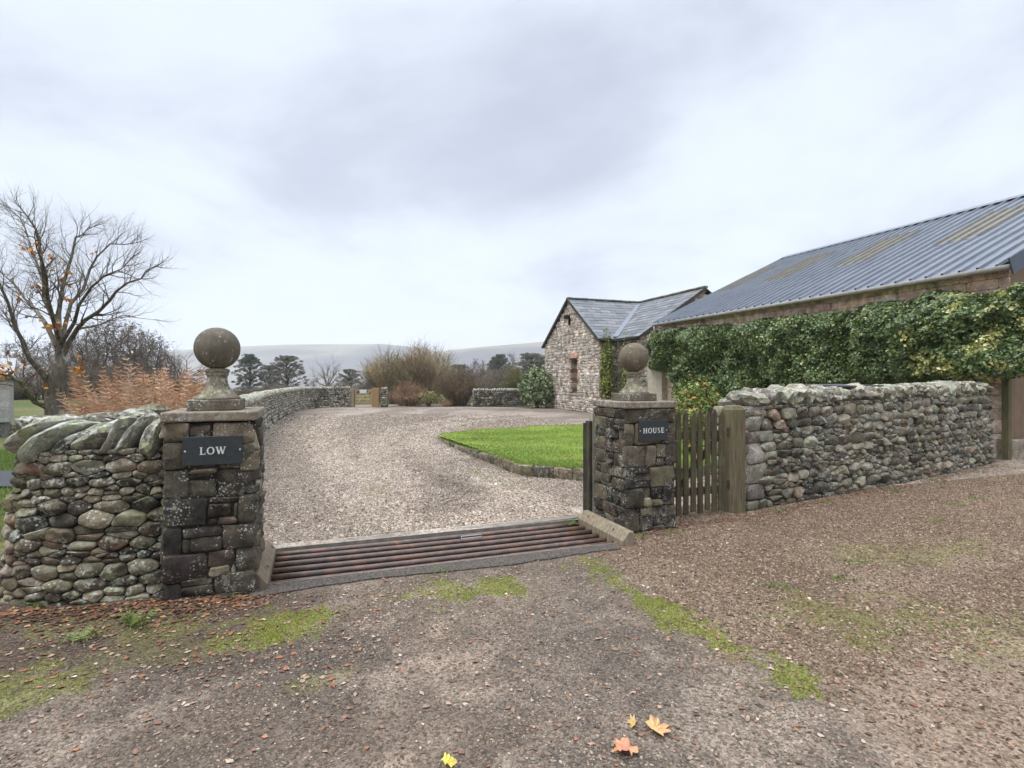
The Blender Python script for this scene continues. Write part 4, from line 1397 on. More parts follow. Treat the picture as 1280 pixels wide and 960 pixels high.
def barktree_mat():
    t = NT('mossy_bark'); co = t.coord(); c = t.attr()
    n1 = t.noise(6, 6, .65, co); mp = t.new('ShaderNodeMapping'); mp.inputs['Scale'].default_value = (1, 1, .25); t.link(co, mp.inputs[0])
    g = t.noise(22, 5, .65, mp.outputs[0])
    c = t.mix(1.0, c, t.val(t.map(g, .3, .7, .5, 1.5)), 'MULTIPLY')
    c = t.mix(t.map(n1, .55, .62, 0, .75), c, (.33, .32, .27))
    c = t.mix(t.map(t.noise(3, 4, .6, co), .58, .7, 0, .55), c, (.11, .12, .04))
    t.bump(g, .7, .02); return t.out(c, .95, .1)


M_TRUNK = barktree_mat()

# ================================================================ BARN
BP = Vector((10.15, 11.1, 0)); BL = 11.8; BW = 6.7; BE = 4.0; BR = 7.1


def bpt(u, v, z=0.0): return BP + U3 * u + V3 * v + Z3 * z


barn = thing('barn', BP, 'long stone barn with a ribbed blue-grey metal roof and tan rooflight panels', 'barn')
mb = MB()
mb.prism([(.04, -.1), (2 * BW - .04, -.1), (2 * BW - .04, BE - .05), (BW, BR - .12), (.04, BE - .05)], BP, U3, Z3, V3, .12, BL, (.48, .40, .32))
M_BARNW = stone_mat('pink_sandstone_wall', lich=.1, bump=.35, scale=.7, speck=.15)
pth = Path([tuple(bpt(0, BL).xy), tuple(bpt(0, 0).xy)], 0, H=BE - .02)
yy = 0
while yy < BE - .03:
    hh = min(random.uniform(.2, .3), BE - .02 - yy); ss = -random.uniform(0, .4)
    while ss < BL:
        ww = random.uniform(.35, .85); a_, b_ = max(ss, 0), min(ss + ww, BL)
        if b_ - a_ > .06: face_stone(mb, [(a_, yy), (b_, yy), (b_, yy + hh), (a_, yy + hh)], pth.map, pick([(.5, (.68, .50, .39)), (.3, (.62, .44, .34)), (.2, (.70, .56, .45))], .12), bulge=.010, gap=.004, exp=.12, depth=.05, n=24, rings=3, rough=.08, rnd=.015)
        ss += ww
    yy += hh
mb.build('wall', M_BARNW, barn, smooth=True)
# sheet cladding in the near gable over a stone plinth
mb = MB(); u = .07
while u < 9:
    zt = BE + (BR - BE) * min(u, 2 * BW - u) / BW - .15
    mb.box(bpt(u + .1, .085, (.42 + zt) / 2), U3, V3, Z3, .098, .02 if int(u * 10) % 2 else .026, (zt - .42) / 2, vary((.17, .115, .07), .06)); u += .2
mb.build('cladding', plain('brown_cladding', (.20, .135, .085), .7, .2, 3, .2), barn)
mb = MB(); u = -.06
while u < 6:
    w = random.uniform(.35, .6); mb.box(bpt(u + w / 2, .06, .19), U3, V3, Z3, w / 2 - .008, .13, .22, vary((.2, .165, .13), .2), .012); u += w
o = mb.build('plinth', M_PALE, barn); bevel(o, .02, 2)
mb = MB(); mb.box(bpt(-.13, -.02, 1.0), U3, V3, Z3, .05, .06, 1.1, (.13, .11, .06)); mb.build('corner_post', M_OLDWOOD, barn)


def roof_profile(v, per=.34):
    f = (v / per) % 1.0
    return .06 * float(np.clip(np.interp(f, [0, .06, .16, .22, 1], [0, 1, 1, 0, 0]), 0, 1))


def roof_sheet(side, v0, v1, b0, b1, off, col, name, mat):
    per = .34; vs = []
    k0 = math.floor(v0 / per); ks = []
    k = k0
    while k * per < v1 + per:
        for f in (0, .06, .16, .22): ks.append((k + f) * per)
        k += 1
    ks = [v for v in ks if v0 <= v <= v1]
    sl = math.hypot(BW, BR - BE); nz = BW / sl; nu = -(BR - BE) / sl
    mb = MB()
    bl = [k / 8 for k in range(9)]
    if b1 - b0 > .8: bl = [0, .12, .24, .36, .3601, .48, .6, .7, .7001, .8, .9, 1]
    nb = len(bl) - 1
    for j in range(nb + 1):
        b = b0 + (b1 - b0) * bl[j]
        lap = -.009 * ((bl[j] > .36) + (bl[j] > .7)) * (b1 - b0 > .8)
        for v in ks:
            d = roof_profile(v) + off + lap
            uu = b * BW + nu * d; z = BE + b * (BR - BE) + nz * d
            if side > 0: uu = 2 * BW - uu
            vs.append(bpt(uu, v, z))
    m = len(ks)
    fs = [(j * m + i, j * m + i + 1, (j + 1) * m + i + 1, (j + 1) * m + i) if side < 0 else (j * m + i, (j + 1) * m + i, (j + 1) * m + i + 1, j * m + i + 1) for j in range(nb) for i in range(m - 1)]
    mb.add(vs, fs, col)
    return mb.build(name, mat, barn)


def metal_roof_mat():
    t = NT('ribbed_sheet'); co = t.coord(); n = t.noise(1.6, 5, .6, co); g = t.noise(14, 4, .6, co)
    c = t.mix(t.map(n, .3, .7), (.09, .104, .13), (.145, .162, .19))
    c = t.mix(t.map(t.noise(4, 3, .5, co), .6, .75, 0, .25), c, (.09, .095, .11))
    return t.out(c, .3, .8)


def rooflight_mat():
    t = NT('old_rooflight'); co = t.coord(); n = t.noise(3, 5, .65, co)
    return t.out(t.mix(t.map(n, .3, .7), (.125, .118, .10), (.19, .175, .14)), .6, .3)


M_SHEET = metal_roof_mat(); M_RL = rooflight_mat()
rf = roof_sheet(-1, -.22, BL + .15, -.045, 1.0, .066, (.12, .13, .16), 'roof', M_SHEET)
r2 = roof_sheet(1, -.22, BL + .15, -.075, 1.0, .05, (.12, .13, .16), 'roof', M_SHEET)
for v0 in (2.04, 5.10, 8.16, 10.88):
    roof_sheet(-1, v0, min(v0 + 1.12, BL + .1), .40, .78, .0665, (.3, .26, .19), 'rooflight', M_RL)
mb = MB()
for s in (-1, 1):
    mb.add([bpt(BW + .02 * s, -.25, BR + .12), bpt(BW + .28 * s, -.25, BR - .01), bpt(BW + .28 * s, BL + .2, BR - .01), bpt(BW + .02 * s, BL + .2, BR + .12)], [(0, 1, 2, 3) if s > 0 else (3, 2, 1, 0)], (.11, .12, .15))
mb.add([bpt(BW - .02, -.25, BR + .12), bpt(BW + .02, -.25, BR + .12), bpt(BW + .02, BL + .2, BR + .12), bpt(BW - .02, BL + .2, BR + .12)], [(0, 1, 2, 3)], (.11, .12, .15))
mb.build('ridge', M_SHEET, barn)
# verge flashing of the near gable
mb = MB()
for s in (-1, 1):
    A_ = bpt(BW + s * (BW + .42), -.245, BE - .12); B_ = bpt(BW, -.245, BR + .08)
    d_ = (B_ - A_).normalized(); n_ = V3.cross(d_)
    mb.box((A_ + B_) / 2, d_, V3, n_, (B_ - A_).length / 2, .012, .17, (.06, .075, .11))
mb.build('verge_flashing', plain('dark_flashing', (.045, .055, .08), .4, .5, 4, .25), barn)
mb = MB(); mb.tube([bpt(-.35, -.2, BE - .12), bpt(-.35, BL / 2, BE - .14), bpt(-.35, BL + .1, BE - .15)], .06, 10, (.25, .23, .2)); mb.build('gutter', plain('gutter_grey', (.22, .205, .18), .6, .3, 8, .3), barn, smooth=True)
mb = MB(); mb.box(bpt(-.15, BL / 2, BE - .09), U3, V3, Z3, .14, BL / 2 + .1, .015, (.1, .09, .08)); mb.build('soffit', M_OLDWOOD, barn)
mb = MB(); mb.tube([bpt(-.35, BL + .02, BE - .2), bpt(-.34, BL + .02, BE - .36), bpt(-.2, BL + .02, BE - .62), bpt(-.12, BL + .02, BE - .8), bpt(-.12, BL + .02, .0)], .05, 8, (.3, .3, .29)); mb.build('downpipe', plain('pipe_grey', (.25, .25, .24), .5, .4, 8, .2), barn, smooth=True)
mb = MB(); mb.box(bpt(-.12, BL + .12, 1.1), U3, V3, Z3, .16, .5, 1.25, (.40, .36, .29)); o = mb.build('corner_pier', plain('rendered_pier', (.36, .32, .25), .9, .2, 6, .25, .2), barn); bevel(o, .02, 2)

# ================================================================ COTTAGE
CP = Vector((4.15, 25.9, 0))


def cpt(u, v, z=0.0): return CP + U3 * u + V3 * v + Z3 * z


CE, CR = 3.6, 5.86
cot = thing('stone_cottage', CP, 'rubble stone cottage wing with grey slate roof, valley and slit window', 'cottage')
mb = MB(); cc = (.36, .30, .24)
W0, W1, WB, WT = 2.27, 3.07, .92, 2.74                    # window opening along v, and heights
for v0, v1, z0, z1 in ((.05, W0, -.1, CE), (W1, 6.45, -.1, CE), (W0, W1, -.1, WB), (W0, W1, WT, CE)):
    mb.box(cpt(.3, (v0 + v1) / 2, (z0 + z1) / 2), U3, V3, Z3, .25, (v1 - v0) / 2 - .001, (z1 - z0) / 2, cc)
mb.prism([(.06, CE + .003), (6.44, CE + .003), (3.25, CR - .1)], CP, V3, Z3, U3, .05, 8, cc)
mb.box(cpt(4.3, 3.4, CE / 2 - .05), U3, V3, Z3, 3.65, 3.05, CE / 2 + .04, cc)
mb.prism([(.95, -.1), (7.85, -.1), (7.85, CE), (4.4, CR - .12), (.95, CE)], CP, U3, Z3, V3, -2.0, 6.3, cc)
pg = Path([tuple(cpt(0, 6.5).xy), tuple(cpt(0, 0).xy)], 0, H=CR)


def skipg(s, h):
    v = 6.5 - s
    return h > CE + (3.25 - abs(v - 3.25)) * .695 - .06 or (W0 - .03 < v < W1 + .03 and WB - .05 < h < WT + .05)


wall_face(mb, pg, PAL_RUBBLE, .09, .19, 1.0, 2.0, n=9, rings=3, bulge=.03, gap=.005, exp=.3, depth=.08, skip=skipg, rough=.15)
for A_, B_, H_ in ((cpt(0, 0), cpt(.93, 0), CE), (cpt(.915, 0), cpt(.915, -2.06), CE)):
    wall_face(mb, Path([tuple(A_.xy), tuple(B_.xy)], 0, H=H_), PAL_RUBBLE, .12, .22, 1.0, 2.0, n=9, rings=3, bulge=.03, gap=.007, exp=.35, rough=.1)
wall_face(mb, Path([tuple(cpt(.915, -2.06).xy), tuple(cpt(7.9, -2.06).xy)], 0, H=CR), PAL_RUBBLE, .14, .26, 1.0, 2.0, n=8, rings=3, bulge=.03, gap=.007, exp=.35, rough=.1,
          skip=lambda s, h: h > CE + (3.5 - abs(s - 3.485)) * .645 - .06)
mb.build('wall', M_RUBBLE, cot, smooth=True)
# window: red and buff quoins in the deep reveal
win = None
mb = MB(); mb.box(cpt(.5, (W0 + W1) / 2, (WB + WT) / 2), U3, V3, Z3, .02, (W1 - W0) / 2, (WT - WB) / 2, (.02, .02, .025))
win = mb.build('window', plain('dark_glass', (.02, .022, .025), .1, .5, 5, .1), cot)
for v in (W0, W1):
    mb = MB(); z = WB; k = 0
    while z < WT - .02:
        h = min(random.uniform(.2, .32), WT - z)
        mb.box(cpt(.235, v + (.06 if v == W1 else -.06), z + h / 2), U3, V3, Z3, .26, .06 + .04 * (k % 2), h / 2 - .006, [(.27, .125, .09), (.38, .31, .23), (.26, .13, .095), (.33, .23, .165)][k % 4], .006); z += h; k += 1
    o = mb.build('reveal', M_RUBBLE, win); bevel(o, .015, 1)
mb = MB(); mb.box(cpt(.22, (W0 + W1) / 2, WT + .14), U3, V3, Z3, .255, (W1 - W0) / 2 + .1, .135, (.46, .26, .185)); o = mb.build('lintel', M_RUBBLE, win); bevel(o, .015, 1)
mb = MB(); mb.box(cpt(.2, (W0 + W1) / 2, WB - .05), U3, V3, Z3, .26, (W1 - W0) / 2 + .02, .045, (.3, .25, .2)); mb.build('sill', M_RUBBLE, win)
# roofs
M_SLATE = attr_mat('roof_slate', .5, .45, .3, 9, bump=.3)


def slates(name, O, A, B, L, row, r0, r1, parent, t0=-.14):
    """O eave origin, A along, B up the slope (unit), L slope length; r0/r1(t) give the row's ends"""
    Nn = A.cross(B)
    if Nn.z < 0: Nn = -Nn
    mb = MB(); t = t0; k = 0
    while t < L - .05:
        a0 = r0(max(t, 0)); a1 = r1(min(max(t + row * .5, 0), L)); x = a0
        while x < a1 - .04:
            w = min(random.uniform(.32, .62), a1 - x)
            if x == a0 and k % 2: w = min(.25, a1 - x)
            c = O + A * (x + w / 2) + B * (t + row * .62) + Nn * (.062 + random.uniform(-.003, .004))
            Bt = (B - Nn * .034).normalized(); Nt = A.cross(Bt); Nt = Nt if Nt.z > 0 else -Nt
            mb.box(c, A, Bt, Nt, w / 2 - .004, row * .64, .007, vary(random.choice([(.105, .108, .114), (.13, .131, .136), (.085, .09, .098), (.155, .152, .15)]), .15, .03)); x += w
        t += row; k += 1
    return mb.build(name, M_SLATE, parent)


La = math.hypot(3.25, CR - CE); Lb = math.hypot(3.485, CR - CE)
Ba = (V3 * 3.25 + Z3 * (CR - CE)) / La; Bb = (U3 * 3.485 + Z3 * (CR - CE)) / Lb
mb = MB()
dk = (.06, .055, .05)


def deck(P, th=.05):
    n = (P[1] - P[0]).cross(P[2] - P[0]).normalized(); n = n if n.z > 0 else -n
    k = len(P); mb.add([p - n * .01 for p in P] + [p + n * th for p in P], [tuple(range(k)), tuple(range(k, 2 * k))[::-1]] + [(i, (i + 1) % k, k + (i + 1) % k, k + i) for i in range(k)], dk)


pr = (CR - CE) / 3.25; pb = (CR - CE) / 3.485
deck([cpt(-.12, -.16, CE - .16 * pr), cpt(.915, -.16, CE - .16 * pr), cpt(.915, 0, CE), cpt(4.4, 3.25, CR), cpt(-.12, 3.25, CR)])
deck([cpt(-.12, 6.66, CE - .16 * pr), cpt(4.4, 6.66, CE - .16 * pr), cpt(4.4, 3.25, CR), cpt(-.12, 3.25, CR)])
deck([cpt(.915 - .16, -2.2, CE - .16 * pb), cpt(4.4, -2.2, CR), cpt(4.4, 3.25, CR), cpt(.915 - .16, -.16, CE - .16 * pb)])
deck([cpt(8.05, -2.2, CE - .16 * pb), cpt(4.4, -2.2, CR), cpt(4.4, 6.6, CR), cpt(8.05, 6.6, CE - .16 * pb)])
rf = mb.build('roof', plain('roof_felt', (.05, .048, .045), .9, .2, 5, .2), cot)
slates('slates', cpt(0, 0, CE), U3, Ba, La, .30, lambda t: -.13, lambda t: .915 + 3.485 * t / La, rf)
slates('slates', cpt(.915, 0, CE), V3, Bb, Lb, .31, lambda t: -2.22, lambda t: 3.25 * t / Lb, rf)
mb = MB()                                                    # lead valley
a = cpt(.8, -.12, CE - .02); b = cpt(4.4, 3.25, CR); d_ = (b - a).normalized()
side = d_.cross(Z3).normalized()
mb.box((a + b) / 2 + Z3 * .11, d_, side, side.cross(d_), (b - a).length / 2, .13, .006, (.35, .38, .43)); mb.build('valley', plain('lead_valley', (.13, .14, .16), .45, .5, 5, .15), rf)
mb = MB(); x = -.14
while x < 4.4: mb.box(cpt(x + .22, 3.25, CR + .1), U3, V3, Z3, .215, .12, .045, vary((.15, .135, .11), .2), .008); x += .44
x = -2.22
while x < 6.4: mb.box(cpt(4.4, x + .22, CR + .105), V3, U3, Z3, .215, .12, .045, vary((.16, .135, .10), .2), .008); x += .44
o = mb.build('ridge_tiles', M_CAP, rf); bevel(o, .03, 2)
mb = MB()
for v0, sg in ((0, 1), (6.5, -1)):
    A_ = cpt(-.13, v0 - sg * .16, CE - .16 * pr + .01); B_ = cpt(-.13, 3.25, CR + .03); d_ = (B_ - A_).normalized(); mb.box((A_ + B_) / 2, d_, U3, d_.cross(U3), (B_ - A_).length / 2, .012, .065, (.06, .055, .05))
A_ = cpt(.915 - .16, -2.215, CE - .16 * pb); B_ = cpt(4.4, -2.215, CR + .02); d_ = (B_ - A_).normalized(); mb.box((A_ + B_) / 2, d_, V3, d_.cross(V3), (B_ - A_).length / 2, .012, .065, (.06, .055, .05))
mb.build('bargeboard', M_TWIG, rf)
mb = MB(); mb.tube([cpt(-.05, -.2, CE - .13), cpt(.72, -.2, CE - .14)], .055, 8, (.05, .05, .05)); mb.tube([cpt(.72, -.2, CE - .14), cpt(.72, -2.2, CE - .15)], .055, 8, (.05, .05, .05)); mb.build('gutter', M_PIT, cot, smooth=True)
fl = MB(); fl.box(cpt(-.2, 3.1, 4.93), U3, V3, Z3, .12, .16, .09, (.03, .03, .03)); fl.box(cpt(-.06, 3.1, 4.72), U3, V3, Z3, .05, .05, .2, (.03, .03, .03)); o = fl.build('floodlight', M_PIT, cot); bevel(o, .02, 2)

# ================================================================ IVY ON THE BARN
def ivy(name, s0, s1, label, n, cols, w, size, seed, yellow=None, zl=None, zt=None, dep=None):
    root = thing(name, bpt(-.4, (s0 + s1) / 2, 0), label, 'ivy')
    s = rng.uniform(s0, s1, n); lo = zl(s); hi = zt(s)
    f = rng.random(n); z = lo + (hi - lo) * f
    e = np.minimum(1, np.minimum((hi - z) / .45, (z - lo) / .3 + .35)); e = np.sqrt(np.clip(e, .03, 1))
    ends = np.sqrt(np.clip(np.minimum((s - s0) / .5, (s1 - s) / .4), .02, 1))
    D = dep(s) * e * ends * (.15 + 1.6 * fbm(s * 1.3 + 3, z * 1.5, 4, seed)) + .05
    d = D * (1 - .5 * rng.random(n) ** 2.2) + rng.normal(0, .03, n)
    P = np.array(BP)[None] - np.array(U3)[None] * d[:, None] + np.array(V3)[None] * s[:, None] + np.array((0, 0, 1.))[None] * z[:, None]
    g = fbm(s * 1.1 + 3, z * 1.3, 4, seed); hs = 1e-2
    gx = (fbm(s * 1.1 + 3 + .06, z * 1.3, 4, seed) - g) / .06; gz = (fbm(s * 1.1 + 3, z * 1.3 + .06, 4, seed) - g) / .06
    N = -np.array(U3)[None] - np.array(V3)[None] * (gx * 1.2)[:, None] - np.array((0, 0, 1.))[None] * (gz * 1.2 - .35 - .6 * (1 - e))[:, None]
    C = pal(n, cols, w, .25)
    if yellow is not None:
        ym = yellow(s, z)[:, None]
        C = np.where(rng.random((n, 1)) < ym, pal(n, [(.42, .40, .13), (.55, .52, .24), (.30, .33, .09)], [3, 2, 2]), C)
    leaf_cloud('foliage', P, N, size, C, M_IVY, root, jit=.7, asp=.75, droop=.8)
    # woody mat behind the leaves
    ns, nz = int((s1 - s0) / .12) + 2, 20
    S_, F_ = np.meshgrid(np.linspace(s0 + .1, s1 - .1, ns), np.linspace(.03, .94, nz), indexing='ij')
    lo = zl(S_); hi = zt(S_); Zg = lo + (hi - lo) * F_
    e = np.sqrt(np.clip(np.minimum(1, np.minimum((hi - Zg) / .45, (Zg - lo) / .3 + .35)), .03, 1)); en = np.sqrt(np.clip(np.minimum((S_ - s0) / .5, (s1 - S_) / .4), .02, 1))
    D = .55 * dep(S_) * e * en * (.15 + 1.6 * fbm(S_ * 1.3 + 3, Zg * 1.5, 4, seed)) + .02
    P = np.array(BP)[None, None] - np.array(U3)[None, None] * D[..., None] + np.array(V3)[None, None] * S_[..., None] + np.array((0, 0, 1.))[None, None] * Zg[..., None]
    idx = np.arange(ns * nz).reshape(ns, nz); F = np.stack([idx[:-1, :-1], idx[1:, :-1], idx[1:, 1:], idx[:-1, 1:]], -1).reshape(-1, 4)
    np_obj('stems', P.reshape(-1, 3), F, M_TWIG, root, np.tile((.035, .04, .018), (ns * nz, 1)), True)
    return root


ZT = lambda s: 3.5 + .34 * (fbm(s * .8, s * 0, 3, 5) - .5) + .16 * (fbm(s * 4, s * 0, 2, 6) - .5) + .12 * sstep(7, 11, s) - .1 * sstep(1.5, 0, s)
ZL = lambda s: np.interp(s, [-1, 0, 2, 4, 6, 8, 9.5, 10.6, 12.4], [1.9, 1.6, 1.5, 1.4, 1.1, .5, .9, 1.9, 2.1])
DEP = lambda s: np.interp(s, [-1, 0, 1, 3, 6, 9, 12.4], [.7, .8, .85, .8, .9, .95, .7])
GREENS = [(.065, .11, .026), (.11, .16, .04), (.04, .066, .018), (.18, .215, .065), (.28, .29, .12)]
ivy('climbing_ivy', .9, 12.2, 'thick green ivy covering the long side wall of the barn under its gutter', 90000, GREENS, [4, 3.4, 3.4, 2.2, 1.0], .072, 201, lambda s, z: .06 * sstep(.52, .62, fbm(s * 1.4, z * 1.4, 3, 9)), ZL, ZT, DEP)
ivy('variegated_ivy', -.5, 1.9, 'yellow variegated ivy bushing out at the near corner of the barn', 20000, GREENS, [4, 3, 2, 1.6, .6], .08, 207, lambda s, z: .8 * sstep(.50, .62, fbm(s * 2.6, z * 2.6, 3, 29) + .06 * (z - 2.6) - .10 * np.maximum(s - .6, 0)), ZL, lambda s: ZT(s) + .06, lambda s: DEP(s) * 1.15)


# ================================================================ SHRUBS
def leafy(name, c, rx, ry, h, n, cols, w, size, label, cat, seed=1, lump=.5, rf=2.2, mat=None, z0=0.05, group=None, jit=.6, stems=True, asp=.55):
    root = thing(name, (c[0], c[1], 0), label, cat, group)
    d = rng.normal(0, 1, (n, 3)); d[:, 2] = np.abs(d[:, 2]) * 1.3 - .5; d /= np.linalg.norm(d, axis=1)[:, None]
    az = np.arctan2(d[:, 1], d[:, 0]); k = .72 + lump * (fbm(np.cos(az) * rf + 5 + seed, d[:, 2] * rf + np.sin(az) * rf, 4, seed) - .3)
    r = k * (1 - .45 * rng.random(n) ** 1.8)
    sk = np.where(d[:, 2] < 0.15, (1 - .25 * np.abs(d[:, 2] - .15)) / np.maximum(np.hypot(d[:, 0], d[:, 1]), .5), 1.0); d[:, 0] *= sk; d[:, 1] *= sk
    P = np.stack([c[0] + d[:, 0] * r * rx, c[1] + d[:, 1] * r * ry, h * .45 + d[:, 2] * r * h * .6], -1)
    P[:, 2] = np.maximum(P[:, 2], z0 + .2 * rng.random(n))
    leaf_cloud('foliage', P, d + np.array((0, 0, .3)), size, pal(n, cols, w, .25), mat or M_SHRUB, root, jit=jit, asp=asp)
    if stems:
        mb = MB()
        for i in range(26):
            a = random.uniform(0, 6.28); q = random.uniform(.2, .75)
            mb.tube([(c[0] + random.uniform(-.1, .1), c[1] + random.uniform(-.1, .1), 0), (c[0] + math.cos(a) * rx * q * .5, c[1] + math.sin(a) * ry * q * .5, h * .35), (c[0] + math.cos(a) * rx * q, c[1] + math.sin(a) * ry * q, h * random.uniform(.55, .8))], [.02, .013, .006], 5, (.08, .06, .045))
        mb.build('stems', M_TWIG, root)
    return root


def twiggy(name, c, rx, h, nst, ntw, cols, label, cat, r=.012, upright=.5, group=None, leaf=None, z=0.0):
    root = thing(name, (c[0], c[1], z), label, cat, group)
    mb = MB(); tips = []
    for i in range(nst):
        a = random.uniform(0, 6.28); q = random.random() ** .6
        col = vary(random.choice(cols), .3)
        b = Vector((c[0] + math.cos(a) * q * rx * .35, c[1] + math.sin(a) * q * rx * .35, z - .02))
        top = Vector((c[0] + math.cos(a) * q * rx, c[1] + math.sin(a) * q * rx, z + h * random.uniform(.55, 1.0) * math.sqrt(max(1 - (q * (1 - upright * .4)) ** 2, .08))))
        m1 = b.lerp(top, .35) + Vector((random.uniform(-.1, .1), random.uniform(-.1, .1), h * .12)); m2 = b.lerp(top, .7) + Vector((random.uniform(-.1, .1), random.uniform(-.1, .1), h * .08))
        mb.tube([b, m1, m2, top], [r, r * .75, r * .5, r * .25], 4, col, False)
        for k in range(ntw):
            f = random.uniform(.2, 1); p = (b.lerp(m1, f / .35) if f < .35 else m1.lerp(m2, (f - .35) / .35) if f < .7 else m2.lerp(top, (f - .7) / .3))
            d = Vector((random.gauss(0, 1), random.gauss(0, 1), random.gauss(.5 + upright, .6))).normalized(); l = h * random.uniform(.06, .2)
            e = p + d * l; e2 = e + (d + Vector((random.gauss(0, .4), random.gauss(0, .4), .3))).normalized() * l * .6
            mb.tube([p, e, e2], [r * .4, r * .28, r * .15], 3, col, False); tips.append(e2); tips.append(e)
    mb.build('stems', M_TWIG, root)
    if leaf:
        n = leaf[0]; P = np.array([tuple(random.choice(tips)) for _ in range(n)]) + rng.normal(0, .06, (n, 3))
        leaf_cloud('foliage', P, rng.normal(0, 1, (n, 3)), leaf[1], pal(n, leaf[2], [1] * len(leaf[2])), M_SHRUB, root)
    return root


leafy('rhododendron', (1.42, 31.1), .88, .8, 2.0, 4200, [(.155, .205, .085), (.24, .285, .145), (.085, .12, .045), (.36, .40, .24)], [4, 4, 2.5, 2.5], .19, 'rounded evergreen rhododendron at the corner of the rubble cottage', 'shrub', 3, 1.5, 5.5, jit=.8)
leafy('garden_shrub', (3.55, 10.6), .62, .55, 1.62, 2600, [(.10, .16, .035), (.17, .22, .05), (.35, .30, .06), (.40, .19, .05)], [4, 3, 1.3, .9], .085, 'leafy shrub with orange and yellow leaves behind the picket gate', 'shrub', 8, .8, 3)
leafy('climbing_plant', tuple(cpt(.28, -.22).xy), .36, .3, 3.7, 2300, [(.22, .26, .05), (.30, .32, .07), (.14, .17, .04), (.16, .12, .06)], [3, 2, 2, 1], .11, 'yellow green climber up the front corner of the rubble cottage', 'climber', 12, 1.0, 4)
leafy('climbing_plant', tuple(cpt(.78, -1.0).xy), .25, .9, 3.4, 1900, [(.16, .2, .05), (.22, .22, .09), (.12, .12, .05)], [3, 2, 2], .11, 'thin straggly climber on the cottage wall behind the ball of the HOUSE pillar', 'climber', 14, 1.2, 4)
OLIVE = [(.33, .26, .15), (.26, .2, .115), (.38, .31, .2), (.18, .145, .09)]
twiggy('willow_bush', (-8.0, 37.0), 2.0, 3.9, 130, 32, OLIVE, 'left of two tall bare olive brown willow bushes beyond the small gate', 'bush', .02, .55, 'willow bushes behind the courtyard')
twiggy('willow_bush', (-5.9, 37.6), 2.1, 4.2, 130, 32, OLIVE, 'right of two tall bare olive brown willow bushes, above the red brown bramble', 'bush', .02, .55, 'willow bushes behind the courtyard')
twiggy('hawthorn_bush', (-10.0, 41), 1.6, 3.3, 60, 24, [(.13, .105, .08), (.16, .13, .10)], 'small bare grey hawthorn bush seen just above the pale wooden gate', 'bush', .02, .4)
twiggy('bramble_thicket', (-6.3, 33.4), 1.65, 1.55, 150, 20, [(.23, .13, .085), (.19, .11, .075), (.27, .18, .11)], 'low red brown bramble thicket right of the wall stub by the far gate', 'thicket', .014, .2, leaf=(900, .07, [(.23, .13, .08), (.2, .16, .07)]))
twiggy('brown_bush', (-3.3, 33.6), 1.75, 2.35, 220, 26, [(.15, .105, .08), (.12, .09, .065), (.19, .14, .075)], 'large rounded dull brown leafless bush at the back of the courtyard', 'bush', .014, .35, leaf=(700, .06, [(.2, .17, .06), (.15, .12, .06)]))
leafy('yellow_shrub', (-5.0, 32.6), 1.0, .5, .95, 1100, [(.28, .26, .08), (.2, .21, .06), (.33, .3, .13), (.14, .12, .05)], [2, 3, 1, 2], .1, 'low yellow green shrub in front of the brown bush', 'shrub', 21, .9, 3)
twiggy('olive_bush', (.35, 33.9), 1.15, 2.5, 120, 22, [(.16, .15, .06), (.13, .11, .055)], 'olive green twiggy bush behind the low wall beside the rhododendron', 'bush', .014, .4, leaf=(900, .08, [(.16, .18, .05), (.12, .12, .05)]))
twiggy('dry_tuft', (-3.9, 32.5), .5, .6, 60, 6, [(.36, .2, .11), (.3, .2, .12)], 'small tan tuft of dead growth at the foot of the brown bush', 'tuft', .012, .2)


# ================================================================ FERNS
def frond(mb, b, top, side, n, wid, col, curl=.2, thin=.55):
    b = Vector(b); top = Vector(top); d = top - b; up = Vector((0, 0, 1))
    prev = None; pts = []
    for i in range(n + 1):
        f = i / n; p = b + d * f + up * (-curl * d.length * f * f); pts.append(p)
    mb.tube(pts, [.004 * (1 - .8 * i / n) + .001 for i in range(n + 1)], 3, tuple(c * .8 for c in col), False)
    for i in range(max(2, n // 6), n + 1):
        f = i / n; l = wid * math.sin(math.pi * min(1, (1 - f) * .93 + .07)) ** .8 * (.6 + .6 * (1 - f)); p = pts[i]; t = (pts[i] - pts[i - 1]).normalized()
        for s in (-1, 1):
            e = p + side * (s * l * random.uniform(.7, 1.1)) + t * l * .45 + Vector((random.gauss(0, .15), random.gauss(0, .15), random.gauss(-.12, .2))) * l
            w = t * (d.length / n * thin)
            c = vary(col, .3)
            m = p.lerp(e, .5)
            mb.add([p - w * .4, p + w * .4, m + w * .55, e, m - w * .55], [(0, 1, 2, 4), (4, 2, 3)], c)


def fern(name, c, h, nf, wid, cols, label, group, spread=.5, n=16, mat=None):
    root = thing(name, c, label, 'fern', group)
    mb = MB()
    for i in range(nf):
        a = 2 * math.pi * i / nf + random.uniform(-.5, .5); hh = h * random.uniform(.7, 1.05); sp = spread * h * random.uniform(.3, 1)
        b = Vector(c) + Vector((random.gauss(0, .04), random.gauss(0, .04), 0)); top = b + Vector((math.cos(a) * sp, math.sin(a) * sp, hh))
        an = random.uniform(0, 3.14); side = Vector((math.cos(an), math.sin(an), 0)) if spread < .4 else Vector((-math.sin(a), math.cos(a), 0))
        frond(mb, b, top, side, n, wid, random.choice(cols), .25 if spread > .4 else .08, .5 if spread > .4 else .26)
    mb.build('fronds', mat or M_DRY, root)
    return root


